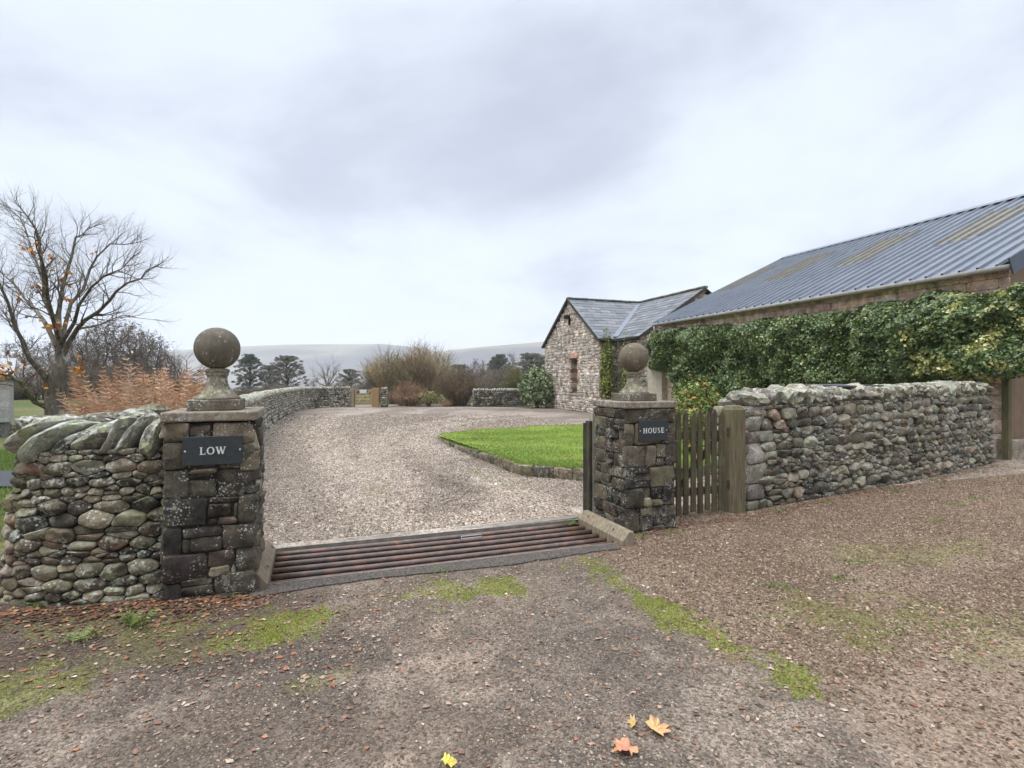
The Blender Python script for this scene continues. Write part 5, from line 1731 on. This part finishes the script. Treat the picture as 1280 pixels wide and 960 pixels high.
DRY = [(.49, .30, .18), (.42, .24, .14), (.56, .39, .26), (.35, .205, .125)]
for i in range(34):
    f = i / 33; zc = random.uniform(6.4, 8.6); px = -.752 + f * .155 + random.uniform(-.012, .012)
    fern('bracken', (px * zc, zc, -.03), 1.86 + random.uniform(-.22, .14) - (.2 if f < .18 else 0), 14, .24, DRY, 'tall orange brown dead bracken behind the cobble wall left of the LOW pillar', 'dead bracken behind the left wall', .34, 30)
fern('green_fern', (-3.30, 3.93, -.01), .17, 16, .05, [(.13, .22, .035), (.18, .27, .05)], 'fresh green fern at the foot of the left cobble wall', None, 1.0, 9, M_SHRUB)
fern('green_weed', (-2.52, 3.62, 0), .12, 9, .05, [(.15, .2, .045), (.19, .24, .06)], 'small green weed in the leaves in front of the left cobble wall', None, 1.1, 7, M_SHRUB)
fern('green_weed', (-2.72, 3.42, 0), .09, 8, .04, [(.16, .2, .06), (.2, .24, .08)], 'tiny pale green weed nearer the camera on the dark soil', None, 1.2, 7, M_SHRUB)
for q in ((-4.75, 7.0, 'yellow leaved plant under the bracken, nearer the LOW pillar', 1.5), (-5.15, 7.2, 'yellow leaved plant under the left part of the bracken', 1.42)):
    leafy('yellow_plant', q[:2], .2, .2, q[3], 160, [(.5, .42, .07), (.4, .34, .07), (.45, .2, .05)], [3, 2, 1], .06, q[2], 'plant', 31, .6, 3)


# ================================================================ TREES
def grow(mb, p, d, L, r, lev, maxlev, ns=4, wander=.18, up=.12, kids=4, ang=(.5, 1.0), ratio=(.5, .75), sides=5, tips=None, col=(.1, .08, .06), f0=.25):
    pts = [Vector(p)]; rad = [r]; d = Vector(d).normalized(); dirs = [d.copy()]
    for i in range(ns):
        d = (d + Vector((random.gauss(0, wander), random.gauss(0, wander), random.gauss(0, wander) + up))).normalized()
        pts.append(pts[-1] + d * (L / ns)); rad.append(r * (1 - .72 * (i + 1) / ns) if lev < maxlev else r * (1 - .85 * (i + 1) / ns)); dirs.append(d.copy())
    mb.tube(pts, rad, max(3, sides - lev), col, False)
    if lev >= maxlev:
        if tips is not None: tips.append(pts[-1])
        return
    for k in range(kids):
        f = f0 + (1 - f0) * (k + random.random() * .8) / kids; i = min(int(f * ns), ns - 1); q = pts[i].lerp(pts[i + 1], f * ns - i)
        a = random.uniform(*ang); ax = dirs[i].orthogonal().normalized(); ax.rotate(Matrix.Rotation(random.uniform(0, 6.28), 3, dirs[i]))
        nd = dirs[i] * math.cos(a) + ax * math.sin(a)
        rr = rad[i] * (1 - (f * ns - i)) + rad[i + 1] * (f * ns - i)
        grow(mb, q, nd, L * random.uniform(*ratio) * (1.15 - .5 * f), rr * random.uniform(.5, .7), lev + 1, maxlev, max(2, ns - 1), wander, up, kids, ang, ratio, sides, tips, col, .15)
    grow(mb, pts[-1], dirs[-1], L * random.uniform(*ratio), rad[-1] * .95, lev + 1, maxlev, max(2, ns - 1), wander, up, kids, ang, ratio, sides, tips, col, .15)


# ---- the near tree at the left
def near_tree():
    root = thing('bare_tree', (-9.2, 11, 0), 'gnarled nearly bare tree with a few orange leaves behind the left cobble wall', 'tree')
    Y0 = 11.0

    def q(px, py, dy=0.0):
        Y = Y0 + dy; return Vector(((px - 640) / 680 * Y, Y, 1.65 + (474 - py) / 680 * Y))
    bc = (.125, .105, .08); tips = []
    tr = MB(); tr.tube([(-9.15, 11, -.1), (-9.17, 11, .5), q(70, 500), q(74, 470), q(76, 445)], [.30, .215, .19, .175, .145], 14, bc); 
    tr.build('trunk', M_TRUNK, root, smooth=True)
    limbs = [([q(76, 452), q(70, 400, -.1), q(60, 350, -.3), (q(45, 290, -.5)), q(25, 258, -.6)], .13),
             ([q(76, 450), q(73, 395, .2), q(78, 345, .4), q(98, 300, .7), q(112, 285, .8)], .13),
             ([q(78, 452), q(100, 412), q(124, 390, -.2), q(152, 366, -.4), q(178, 349, -.5), q(196, 334, -.6)], .115),
             ([q(66, 485), q(38, 448, -.4), q(16, 408, -.7), q(-2, 350, -1.0), q(-14, 290, -1.2)], .13),
             ([q(64, 512), q(44, 500, -.3), q(20, 478, -.6), q(-4, 462, -.9), q(-50, 452, -1.2)], .12),
             ([q(80, 440), q(90, 380, .5), q(112, 338, .9), q(140, 308, 1.1), q(172, 300, 1.2)], .1),
             ([q(70, 432), q(44, 385, .4), q(18, 355, .8), q(-18, 330, 1.0)], .1),
             ([q(76, 430), q(62, 370, -.9), q(50, 330, -1.6), q(40, 292, -2.0)], .09), ([q(78, 428), q(96, 380, -.9), q(130, 345, -1.5), q(160, 322, -1.8)], .085),
             ([q(74, 420), q(52, 345, .9), q(34, 290, 1.4), q(10, 262, 1.6)], .085), ([q(100, 412), q(126, 404, .6), q(160, 396, .9), q(196, 400, 1.1)], .055)]
    for i, (P, r) in enumerate(limbs):
        mb = MB(); n = len(P)
        P = [p + Vector((random.gauss(0, .03), random.gauss(0, .03), random.gauss(0, .03))) for p in P]
        fine = [P[0]]
        for a, b in zip(P[:-1], P[1:]): fine += [a.lerp(b, .5) + Vector((random.gauss(0, .035), random.gauss(0, .035), random.gauss(0, .035))), b]
        N = len(fine); r *= .5; rad = [r * (1 - .86 * (k / (N - 1)) ** .75) for k in range(N)]
        mc = (.115, .11, .05) if i == 4 else bc
        mb.tube(fine, rad, 9, mc, False)
        for k in range(19 if i not in (4, 10) else 9):
            f = .2 + .8 * (k + random.random()) / 19; j = min(int(f * (N - 1)), N - 2); p = fine[j].lerp(fine[j + 1], f * (N - 1) - j); t = (fine[j + 1] - fine[j]).normalized()
            ax = t.orthogonal().normalized(); ax.rotate(Matrix.Rotation(random.uniform(0, 6.28), 3, t)); nd = t * .75 + ax * .75 + Z3 * .15
            grow(mb, p, nd, random.uniform(.4, .95) * (1.15 - .65 * f), max(rad[j] * .42, .010), 0, 2, 4, .2, .1, 4, (.4, .85), (.5, .72), 4, tips, bc, .2)
        grow(mb, fine[-1], fine[-1] - fine[-2], .32, max(rad[-1], .01), 0, 2, 4, .2, .08, 4, (.4, .8), (.5, .75), 4, tips, bc, .1)
        mb.build('limb', M_TRUNK, root, smooth=True)
    tips = [p for p in tips if (p.x / p.y * 680 + 640 < 115 and p.z < 4.6) or random.random() < .12]; cl = random.sample(tips, 34); P = np.array([tuple(random.choice(cl) + Vector((random.gauss(0, .06), random.gauss(0, .06), random.gauss(-.03, .05)))) for _ in range(120)])
    extra = np.array([tuple(q(100, 462, -.3) + Vector((random.gauss(0, .06), random.gauss(0, .06), random.gauss(0, .11)))) for _ in range(26)] + [tuple(q(12, 462, -.8) + Vector((random.gauss(0, .12), random.gauss(0, .1), random.gauss(0, .09)))) for _ in range(40)] + [tuple(q(64, 408, -.3) + Vector((random.gauss(0, .09), random.gauss(0, .1), random.gauss(0, .06)))) for _ in range(18)])
    P = np.concatenate([P, extra])
    leaf_cloud('leaves', P, rng.normal(0, 1, (len(P), 3)), .10, pal(len(P), [(.52, .21, .04), (.4, .16, .05), (.55, .33, .07), (.24, .11, .06)], [3, 2, 1.5, 1.5]), M_LEAFB, root)


near_tree()


def parented_tree(name, label, group, trunk, crown, cmat, loc, cat='tree'):
    root = thing(name, (0, 0, 0), label, cat, group)
    t = trunk.build('trunk', M_BARK, root, smooth=True)
    if callable(crown): crown(root)
    else: crown.build('crown', cmat, root)
    root.location = loc
    return root


def copy_tree(root, loc, sc, rz, label, group):
    r = root.copy(); COL.objects.link(r); r.location = loc; r.scale = sc; r.rotation_euler = (0, 0, rz); r['label'] = label
    if group: r['group'] = group
    elif 'group' in r: del r['group']
    for ch in root.children:
        c = ch.copy(); COL.objects.link(c); c.parent = r
    return r


def bare_mesh(H, kind, col, tcol):
    """unit tree of height about H at the origin: trunk MB, crown MB"""
    tr = MB(); cr = MB(); tp = []
    if kind == 'alder':                                     # leader with side branches
        pts = [Vector((random.gauss(0, .05) * i, random.gauss(0, .05) * i, H * i / 8)) for i in range(9)]
        rad = [H * .022 * (1 - .9 * i / 8) + .012 for i in range(9)]; rad[0] *= 1.3
        tr.tube(pts, rad, 8, tcol)
        for k in range(34):
            f = .2 + .78 * k / 34 + random.uniform(-.01, .01); j = min(int(f * 8), 7); p = pts[j].lerp(pts[j + 1], f * 8 - j)
            a = random.uniform(0, 6.28); e = random.uniform(.1, .6) + .5 * f
            d = Vector((math.cos(a) * math.cos(e), math.sin(a) * math.cos(e), math.sin(e))); L = H * (.23 * math.sin(math.pi * min(.97, .22 + f * .72)) + .05) * random.uniform(.7, 1.15)
            grow(cr, p, d, L, max(rad[j] * .5, .035), 0, 2, 4, .16, .05, 5, (.5, .95), (.42, .65), 4, tp, col, .12)
        for p in random.sample(tp, min(len(tp), 600)):          # catkins and old cones in clumps at the twig ends
            for _ in range(2):
                a = Vector((random.gauss(0, 1), random.gauss(0, 1), random.gauss(0, .5))).normalized() * random.uniform(.07, .15); b = Vector((random.gauss(0, 1), random.gauss(0, 1), random.gauss(0, .5))).normalized() * random.uniform(.05, .1)
                q = p + Vector((random.gauss(0, .1), random.gauss(0, .1), random.gauss(0, .06)))
                cr.add([q - a, q + b, q + a, q - b], [(0, 1, 2, 3)], vary(col, .3))
    else:                                                   # spreading crown
        fk = H * .28; tr.tube([(0, 0, -.1), (0, 0, fk * .5), (random.gauss(0, .1), random.gauss(0, .1), fk)], [H * .034, H * .027, H * .024], 9, tcol)
        top = Vector(tr.v[-1]); top = Vector((0, 0, fk * .98))
        nb = 8
        for k in range(nb):
            a = 2 * math.pi * k / nb + random.uniform(-.3, .3); e = random.uniform(.75, 1.25) if k % 3 else random.uniform(.35, .7)
            grow(cr, top - Z3 * random.uniform(0, fk * .25), (math.cos(a) * math.cos(e), math.sin(a) * math.cos(e), math.sin(e)), H * random.uniform(.34, .44), H * .014, 0, 3, 5, .22, .07, 4, (.45, .95), (.5, .72), 5, None, col, .25)
    return tr, cr


def ever_crown(H, W, n, cols, w, size, z0, shape, seed):
    """crown of many separate leaf clumps with gaps between them"""
    def f(root):
        rg = np.random.default_rng(seed); m = max(40, n // 60)
        t = np.sort(rg.random(m) ** .85); prof = np.interp(t, [p[0] for p in shape], [p[1] for p in shape])
        a = np.arange(m) * 2.399 + rg.uniform(-.5, .5, m); R_ = W * prof * np.sqrt(rg.random(m)) * rg.uniform(.75, 1.12, m)
        cz = z0 + (H - z0 - .3) * t + .18 * R_
        i = rg.integers(0, m, n); sp = (.34 * rg.uniform(.6, 1.5, m))[i]
        d = rg.normal(0, 1, (n, 3)); d /= np.linalg.norm(d, axis=1)[:, None] + 1e-9; q = rg.random(n) ** .5
        P = np.stack([np.cos(a)[i] * R_[i] + d[:, 0] * sp * q * 1.5, np.sin(a)[i] * R_[i] + d[:, 1] * sp * q * 1.5, cz[i] + d[:, 2] * sp * q * .75], -1)
        P[:, 2] = np.minimum(P[:, 2], H * 1.02)
        leaf_cloud('crown', P, d + np.array((0, 0, .5)), size, pal(len(P), cols, w, .3), M_SHRUB, root, jit=.6, asp=.6)
        mb = MB()
        for k in range(m):
            c = Vector((math.cos(a[k]) * R_[k], math.sin(a[k]) * R_[k], cz[k])); mb.tube([(0, 0, max(.4, cz[k] - .55 * R_[k] - .1)), c * .5 + Z3 * (cz[k] * .5 - .15 * R_[k]), c], [.06, .04, .015], 4, (.09, .072, .06), False)
        mb.build('branches', M_TWIG, root)
    return f


def ground_z(x, y): return float(ground_h(np.array([float(x)]), np.array([float(y)]))[0])


def put(proto, px, Y, ytop, H, rz, label, group, wide=1.0):
    x = (px - 640) / 680 * Y; z = ground_z(x, Y) - .05; h = 1.65 + (474 - ytop) / 680 * Y - z; s = h / H
    return copy_tree(proto, (x, Y, z), (s * wide, s * wide, s), rz, label, group)


BR = [(.125, .095, .07), (.105, .08, .06), (.14, .108, .08)]
random.seed(21)
protos = []
for i in range(3):
    t_, c_ = bare_mesh(9, 'alder', BR[i], (.09, .075, .06)); protos.append((t_, c_))
WOODG = 'trees of the bare wood at the left'
WL = 'bare brown tree of the dense wood behind the bracken, left of the LOW pillar'
wood = [(70, 56, 424), (100, 54, 420), (122, 62, 410), (168, 58, 416), (195, 60, 428), (88, 60, 432), (108, 66, 414), (130, 58, 416), (143, 72, 405), (160, 62, 408), (173, 70, 424), (186, 60, 418), (200, 74, 436), (211, 64, 446), (120, 80, 426), (100, 76, 430), (150, 82, 424), (180, 84, 432), (30, 64, 425), (48, 72, 436), (12, 70, 432), (62, 78, 430), (216, 80, 446), (80, 68, 432)]
roots = []
for i, (px, Y, yt) in enumerate(wood):
    if i < 3:
        x = (px - 640) / 680 * Y; z = ground_z(x, Y) - .05; h = 1.65 + (474 - yt) / 680 * Y - z
        r = parented_tree('alder_tree', WL, WOODG, protos[i][0], protos[i][1], M_TWIG, (x, Y, z)); s = h / 9; r.scale = (s * .9, s * .9, s); roots.append(r)
    else: put(roots[i % 3], px, Y, yt, 9, random.uniform(0, 6.28), WL, WOODG, random.uniform(.8, 1.15))
# undergrowth closing the wood below
US = 'brown leafless undergrowth bush at the foot of the bare wood'
u0 = twiggy('undergrowth_bush', (0, 0), 3.2, 4.2, 110, 26, [(.145, .11, .08), (.115, .092, .066), (.17, .13, .09)], US, 'bush', .04, .3, 'undergrowth of the wood at the left')
for i, (px, Y, s) in enumerate([(60, 44, .5), (95, 46, .6), (118, 45, .62), (140, 48, .68), (160, 45, .62), (180, 47, .66), (200, 49, .6), (222, 50, .5), (240, 54, .42), (128, 60, .85), (170, 62, .9), (30, 46, .5), (8, 44, .5), (260, 58, .36), (205, 64, .8), (85, 62, .8), (150, 66, .95)]):
    x = (px - 640) / 680 * Y; L = (x, Y, ground_z(x, Y) - .1)
    if i == 0: u0.location = L; u0.scale = (s, s, s)
    else: copy_tree(u0, L, (s * 1.1, s * 1.1, s), random.uniform(0, 6.28), US, 'undergrowth of the wood at the left')
t_, c_ = bare_mesh(9, 'oak', (.12, .098, .08), (.1, .085, .07))
oak = parented_tree('bare_tree', 'spreading bare tree standing apart just left of the ball of the LOW pillar', None, t_, c_, M_TWIG, (0, 0, 0))
Y = 75; x = (228 - 640) / 680 * Y; z = ground_z(x, Y); s = (1.65 + (474 - 421) / 680 * Y - z) / 9; oak.location = (x, Y, z); oak.scale = (s, s, s)
put(oak, 410, 112, 436, 9, 1.3, 'open bare tree with two leaning stems beyond the curved courtyard wall', None, .9)
put(oak, 464, 105, 450, 9, 2.6, 'small bare tree just left of the willow bushes, over the pale gate', None, 1.1)
put(oak, 393, 125, 462, 9, .4, 'very small faint bare tree left of the open bare tree', None, .9)
# evergreens in the field beyond the wall
tr = MB(); tr.tube([(0, 0, -.1), (.05, 0, 4), (0, .05, 8.6)], [.28, .18, .04], 8, (.10, .075, .06))
pine = parented_tree('pine_tree', 'dark green conical pine just right of the LOW ball finial', None, tr, ever_crown(9.2, 3.7, 9500, [(.065, .085, .05), (.085, .10, .06), (.05, .065, .04), (.12, .115, .075)], [3, 3, 2, 1], .26, 1.0, [(0, .8), (.25, 1), (.55, .85), (.8, .6), (1, .2)], 41), None, (0, 0, 0))
Y = 100; x = (312 - 640) / 680 * Y; z = ground_z(x, Y); s = (1.65 + (474 - 442) / 680 * Y - z) / 9.2; pine.location = (x, Y, z); pine.scale = (s, s, s)
tr = MB(); tr.tube([(0, 0, -.1), (.05, 0, 3), (0, .05, 7)], [.26, .18, .05], 8, (.10, .08, .065))
for k in range(10):
    a = k * 2.4; tr.tube([(0, 0, 1.2 + .4 * k), (math.cos(a) * 1.0, math.sin(a) * 1.0, 2.6 + .42 * k), (math.cos(a) * 1.9, math.sin(a) * 1.9, 3.6 + .45 * k)], [.1, .06, .02], 5, (.10, .08, .065))
t2 = parented_tree('autumn_tree', 'round brownish green tree between the pine and the open bare tree', None, tr, ever_crown(8.6, 4.0, 9000, [(.115, .105, .065), (.10, .10, .055), (.15, .125, .085), (.08, .075, .05)], [3, 3, 2, 2], .24, .6, [(0, .7), (.3, 1), (.6, .95), (.85, .7), (1, .25)], 47), None, (0, 0, 0))
Y = 105; x = (359 - 640) / 680 * Y; z = ground_z(x, Y); s = (1.65 + (474 - 444) / 680 * Y - z) / 8.6; t2.location = (x, Y, z); t2.scale = (s, s, s)
for i, (px, Y) in enumerate(((300, 92), (330, 96), (345, 100), (378, 98), (392, 104), (425, 100), (440, 96), (462, 92), (476, 90), (318, 110), (405, 112), (450, 108))):
    x = (px - 640) / 680 * Y; copy_tree(u0, (x, Y, ground_z(x, Y) - .15), (1.3, 1.3, .42 + .12 * (i % 3)), px, 'brown hedge bush in the field hedge just beyond the curved courtyard wall', 'bushes of the field hedge')
put(t2, 337, 120, 456, 8.6, .6, 'small dim round tree between the pine and the larger round tree', None, .9)
put(t2, 437, 118, 461, 8.6, 1.6, 'small low round tree right of the open bare tree', None, 1.1)
# line of trees at the right, behind the courtyard
put(pine, 625, 120, 442, 9.2, 1.0, 'dark blue green conifer standing tallest above the low back wall', None, .85)
put(pine, 618, 124, 447, 9.2, 2.2, 'second shorter conifer close against the left of the tall dark conifer', None, .7)
put(t2, 664, 112, 441, 8.6, .7, 'broad olive brown tree crown left of the cottage gable', None, 1.25)
put(t2, 682, 118, 446, 8.6, 1.9, 'olive brown tree half hidden by the edge of the cottage gable', None, 1.1)
put(t2, 574, 125, 455, 8.6, 2.9, 'faint olive tree above the left side of the brown bush', None, 1.1)
for px, Y, yt, lb in ((590, 118, 453, 'grey brown bare tree above the brown bush'), (605, 116, 455, 'grey brown bare tree left of the tall conifers'), (640, 122, 444, 'thin tan bare tree right of the tall conifer'), (650, 110, 462, 'short russet bare tree between conifer and olive crown')):
    put(roots[(px // 5) % 3], px, Y, yt, 9, px * .1, lb, None, 1.1 if px != 640 else .6)
for i, px in enumerate((556, 575, 592, 608, 620, 632, 648, 664, 682, 600, 641, 672)):
    Y = 96 + 7 * (i % 4); x = (px - 640) / 680 * Y; copy_tree(u0, (x, Y, ground_z(x, Y) - .1), (1.5, 1.5, 1.05 + .25 * (i % 2)), px, 'brown leafless bush in the far tree line behind the courtyard', 'bushes of the far tree line')

# ================================================================ SHED, SLAB
sh = thing('shed', (-15.6, 16.6, 0), 'pale weathered boarded shed at the far left edge beyond the lane', 'shed')
SC = Vector((-14.6, 15.8, 0)); SA = Vector((.77, .64, 0)).normalized(); SB = Vector((-SA.y, SA.x, 0))
mb = MB(); z = .42
while z < 1.72:
    mb.box(SC + SA * -2.1 + Z3 * (z + .055), SA, (SB + Z3 * .12).normalized(), (Z3 - SB * .12).normalized(), 2.1, .012, .062, vary((.42, .40, .37), .15), .004); z += .115
mb.box(SC + SA * -2.1 + SB * 1.2 + Z3 * 1.05, SA, SB, Z3, 2.08, 1.17, .66, (.3, .29, .27))
mb.build('boarding', wood_mat('bleached_boards', (.05, 1, 1), 40, .6, 0), sh)
mb = MB(); mb.box(SC + SA * -2.1 + SB * 1.2 + Z3 * .19, SA, SB, Z3, 2.0, 1.15, .22, (.1, .09, .08)); mb.build('footing', M_PALE, sh)
mb = MB(); mb.prism([(-1.4, 1.70), (1.4, 1.70), (1.4, 1.75), (0, 2.3), (-1.4, 1.75)], SC + SA * -4.3 + SB * 1.2, SB, Z3, SA, 0, 4.4, (.3, .3, .3)); mb.build('roof', M_SLATE, sh)
sb = thing('slate_slab', (5.5, 8.9, 0), 'thin dark slate sheet lying behind the coping of the pale wall', 'slate')
T = Vector((6.59, 3.92, 0)).normalized(); N = Vector((-T.y, T.x, 0))
mb = MB(); mb.box((5.35 + N.x * .22, 8.5 + N.y * .22, 1.55), T, (N + Z3 * .02).normalized(), (Z3 - N * .02).normalized(), .62, .35, .012, (.05, .052, .06))
mb.build('slab', plain('slab_slate', (.05, .053, .06), .4, .5, 8, .3), sb)
mb = MB()
for s in (-.5, .5): mb.box(Vector((5.35, 8.5, 0)) + N * .48 + T * s + Z3 * .74, T, N, Z3, .12, .05, .81, (.15, .13, .11))
mb.build('prop', M_PALE, sb)

# ================================================================ HILLS
def hill(ridge, Y, depth, seed, col):
    xs = np.linspace(-2300, 2300, 240); ts = np.linspace(-1, 1, 70)
    X, T_ = np.meshgrid(xs, ts, indexing='ij')
    rz = np.interp(X / Y * 680 + 640, [p[0] for p in ridge], [(474 - p[1]) / 680 * Y + 1.65 for p in ridge])
    prof = .5 + .5 * np.cos(np.pi * T_)
    n = fbm(X * .004, T_ * 3 + seed, 5, seed)
    Zz = -11 + (rz + 11) * prof ** 1.15 * (1 + .25 * (n - .5) * (1 - prof) * 2)
    Yy = Y + T_ * depth + 40 * (fbm(X * .002, T_ * 0, 3, seed + 1) - .5)
    idx = np.arange(X.size).reshape(X.shape); F = np.stack([idx[:-1, :-1], idx[1:, :-1], idx[1:, 1:], idx[:-1, 1:]], -1).reshape(-1, 4)
    m = fbm(X * .006, T_ * 6, 5, seed + 3).ravel()
    C = blend(np.tile(col, (X.size, 1)), (.16, .135, .09), sstep(.42, .6, m)); C = blend(C, (.06, .06, .045), sstep(.6, .72, fbm(X * .012, T_ * 9, 4, seed + 6).ravel()))
    tag(np_obj('hills', np.stack([X, Yy, Zz], -1).reshape(-1, 3), F, M_FIELD, None, C, True), kind='structure')


hill([(-400, 425), (-100, 440), (100, 446), (200, 440), (305, 433.5), (360, 431), (480, 430), (520, 434), (560, 443), (620, 462), (700, 476), (1700, 478)], 1750, 520, 301, (.065, .058, .058))
hill([(-600, 478), (380, 476), (450, 462), (500, 447), (545, 440), (600, 434), (680, 427.5), (800, 421), (1000, 418), (1600, 425)], 1450, 480, 311, (.07, .06, .06))

# ================================================================ HAZE
mb = MB(); mb.box((0, 1050, 58), (1, 0, 0), (0, 1, 0), Z3, 2800, 1500, 82, (1, 1, 1))
hz = mb.build('haze', None)
hm = bpy.data.materials.new('valley_haze'); hm.use_nodes = True; hn = hm.node_tree; hn.nodes.remove(hn.nodes['Principled BSDF'])
pv = hn.nodes.new('ShaderNodeVolumePrincipled'); pv.inputs['Color'].default_value = (.95, .965, 1, 1); pv.inputs['Density'].default_value = .00038
hn.links.new(pv.outputs[0], hn.nodes['Material Output'].inputs['Volume']); hz.data.materials.append(hm); tag(hz, kind='stuff')

# ================================================================ SKY, SUN, CAMERA
W = bpy.data.worlds.new('World'); scene.world = W; W.use_nodes = True
nt = W.node_tree; N_ = nt.nodes; LK = nt.links.new
bg = N_['Background']; bg.inputs['Strength'].default_value = .1
EL, AZ = R(60), R(235)
sky = N_.new('ShaderNodeTexSky'); sky.sky_type = 'NISHITA'; sky.sun_disc = False; sky.sun_elevation = EL; sky.sun_rotation = AZ; sky.dust_density = 3
tc = N_.new('ShaderNodeTexCoord')


def wmath(op, a, b=None, c=None):
    n = N_.new('ShaderNodeMath'); n.operation = op
    for i, x in enumerate((a, b, c)):
        if x is None: continue
        if isinstance(x, (int, float)): n.inputs[i].default_value = x
        else: LK(x, n.inputs[i])
    return n.outputs[0]


def wmap(x, a, b, c=0.0, d=1.0, smooth=True):
    n = N_.new('ShaderNodeMapRange'); n.interpolation_type = 'SMOOTHSTEP' if smooth else 'LINEAR'
    for i, v in enumerate((a, b, c, d)): n.inputs[i + 1].default_value = v
    LK(x, n.inputs[0]); return n.outputs[0]


def wmix(f, a, b):
    n = N_.new('ShaderNodeMix'); n.data_type = 'RGBA'
    for i, x in ((0, f), (6, a), (7, b)):
        if isinstance(x, (int, float)): n.inputs[i].default_value = x
        elif isinstance(x, tuple): n.inputs[i].default_value = (*x, 1)
        else: LK(x, n.inputs[i])
    return n.outputs[2]


sp = N_.new('ShaderNodeSeparateXYZ'); LK(tc.outputs['Generated'], sp.inputs[0])
zc = wmath('MAXIMUM', sp.outputs[2], 0.0); dn = wmath('ADD', zc, .22)
cb = N_.new('ShaderNodeCombineXYZ'); LK(wmath('DIVIDE', sp.outputs[0], dn), cb.inputs[0]); LK(wmath('DIVIDE', sp.outputs[1], dn), cb.inputs[1])
nz = N_.new('ShaderNodeTexNoise'); nz.inputs['Scale'].default_value = .9; nz.inputs['Detail'].default_value = 8; nz.inputs['Roughness'].default_value = .56; nz.inputs['Distortion'].default_value = .3
mpn = N_.new('ShaderNodeMapping'); mpn.inputs['Location'].default_value = (3.7, 1.2, 0); LK(cb.outputs[0], mpn.inputs[0]); LK(mpn.outputs[0], nz.inputs[0])


def lobe(px, py, sx, sy):
    """soft cloud mass round a compass direction of the sky"""
    d = Vector(((px - 640) / 680, 1, (474 - py) / 680)); 
    az = math.atan2(d.x, d.y); el = math.atan2(d.z, math.hypot(d.x, d.y))
    a = wmath('ARCTAN2', sp.outputs[0], sp.outputs[1]); e = wmath('ARCSINE', sp.outputs[2])
    q = wmath('ADD', wmath('POWER', wmath('DIVIDE', wmath('SUBTRACT', a, az), sx), 2.0), wmath('POWER', wmath('DIVIDE', wmath('SUBTRACT', e, el), sy), 2.0))
    return wmath('POWER', 2.718, wmath('MULTIPLY', q, -1.0))


dark = wmath('ADD', wmath('MULTIPLY', lobe(640, 190, .32, .15), .26), wmath('MULTIPLY', lobe(1180, 150, .3, .16), .17))
dark = wmath('ADD', dark, wmath('MULTIPLY', lobe(260, 250, .35, .07), .12))
dark = wmath('SUBTRACT', dark, wmath('MULTIPLY', lobe(620, 320, .45, .06), .10))
dark = wmath('SUBTRACT', dark, wmath('MULTIPLY', lobe(420, 60, .4, .12), .08))
m = wmath('ADD', wmath('MULTIPLY', wmath('SUBTRACT', nz.outputs['Fac'], .5), 1.9), dark)
cf = wmap(m, -.18, .46)
cloud = wmix(cf, (5.9, 6.5, 7.3), (3.85, 4.15, 5.15))
hor = wmap(sp.outputs[2], .0, .22, 1, 0)
cloud = wmix(wmath('MULTIPLY', hor, .75), cloud, (5.5, 6.05, 7.0))
zen = wmap(sp.outputs[2], .54, .95, 1.0, 4.6)
vm = N_.new('ShaderNodeVectorMath'); vm.operation = 'SCALE'; LK(cloud, vm.inputs[0]); LK(zen, vm.inputs['Scale'])
fin = wmix(.06, vm.outputs[0], sky.outputs[0])
LK(fin, bg.inputs['Color'])

sl = bpy.data.lights.new('sun', 'SUN'); sl.energy = 1.3; sl.angle = R(22); sl.color = (1, .96, .9)
so = bpy.data.objects.new('sun', sl); COL.objects.link(so)
dv = Vector((math.sin(AZ) * math.cos(EL), math.cos(AZ) * math.cos(EL), math.sin(EL)))
so.rotation_euler = dv.to_track_quat('Z', 'Y').to_euler(); so.location = dv * 60

cd = bpy.data.cameras.new('camera'); cd.sensor_width = 36; cd.lens = 680 / 1280 * 36; cd.clip_end = 9000; cd.clip_start = .05
cam = bpy.data.objects.new('camera', cd); COL.objects.link(cam); cam.location = (0, 0, 1.65); cam.rotation_euler = (R(90), 0, 0); cd.shift_y = -6 / 1280
scene.camera = cam
scene.view_settings.view_transform = 'Standard'; scene.view_settings.look = 'None'; scene.view_settings.gamma = 1; scene.view_settings.use_curve_mapping = False
scene.view_settings.exposure = .6
scene.render.engine = 'CYCLES'; scene.cycles.use_denoising = True
scene.cycles.max_bounces = 6; scene.cycles.diffuse_bounces = 3; scene.cycles.volume_bounces = 1; scene.cycles.transparent_max_bounces = 4
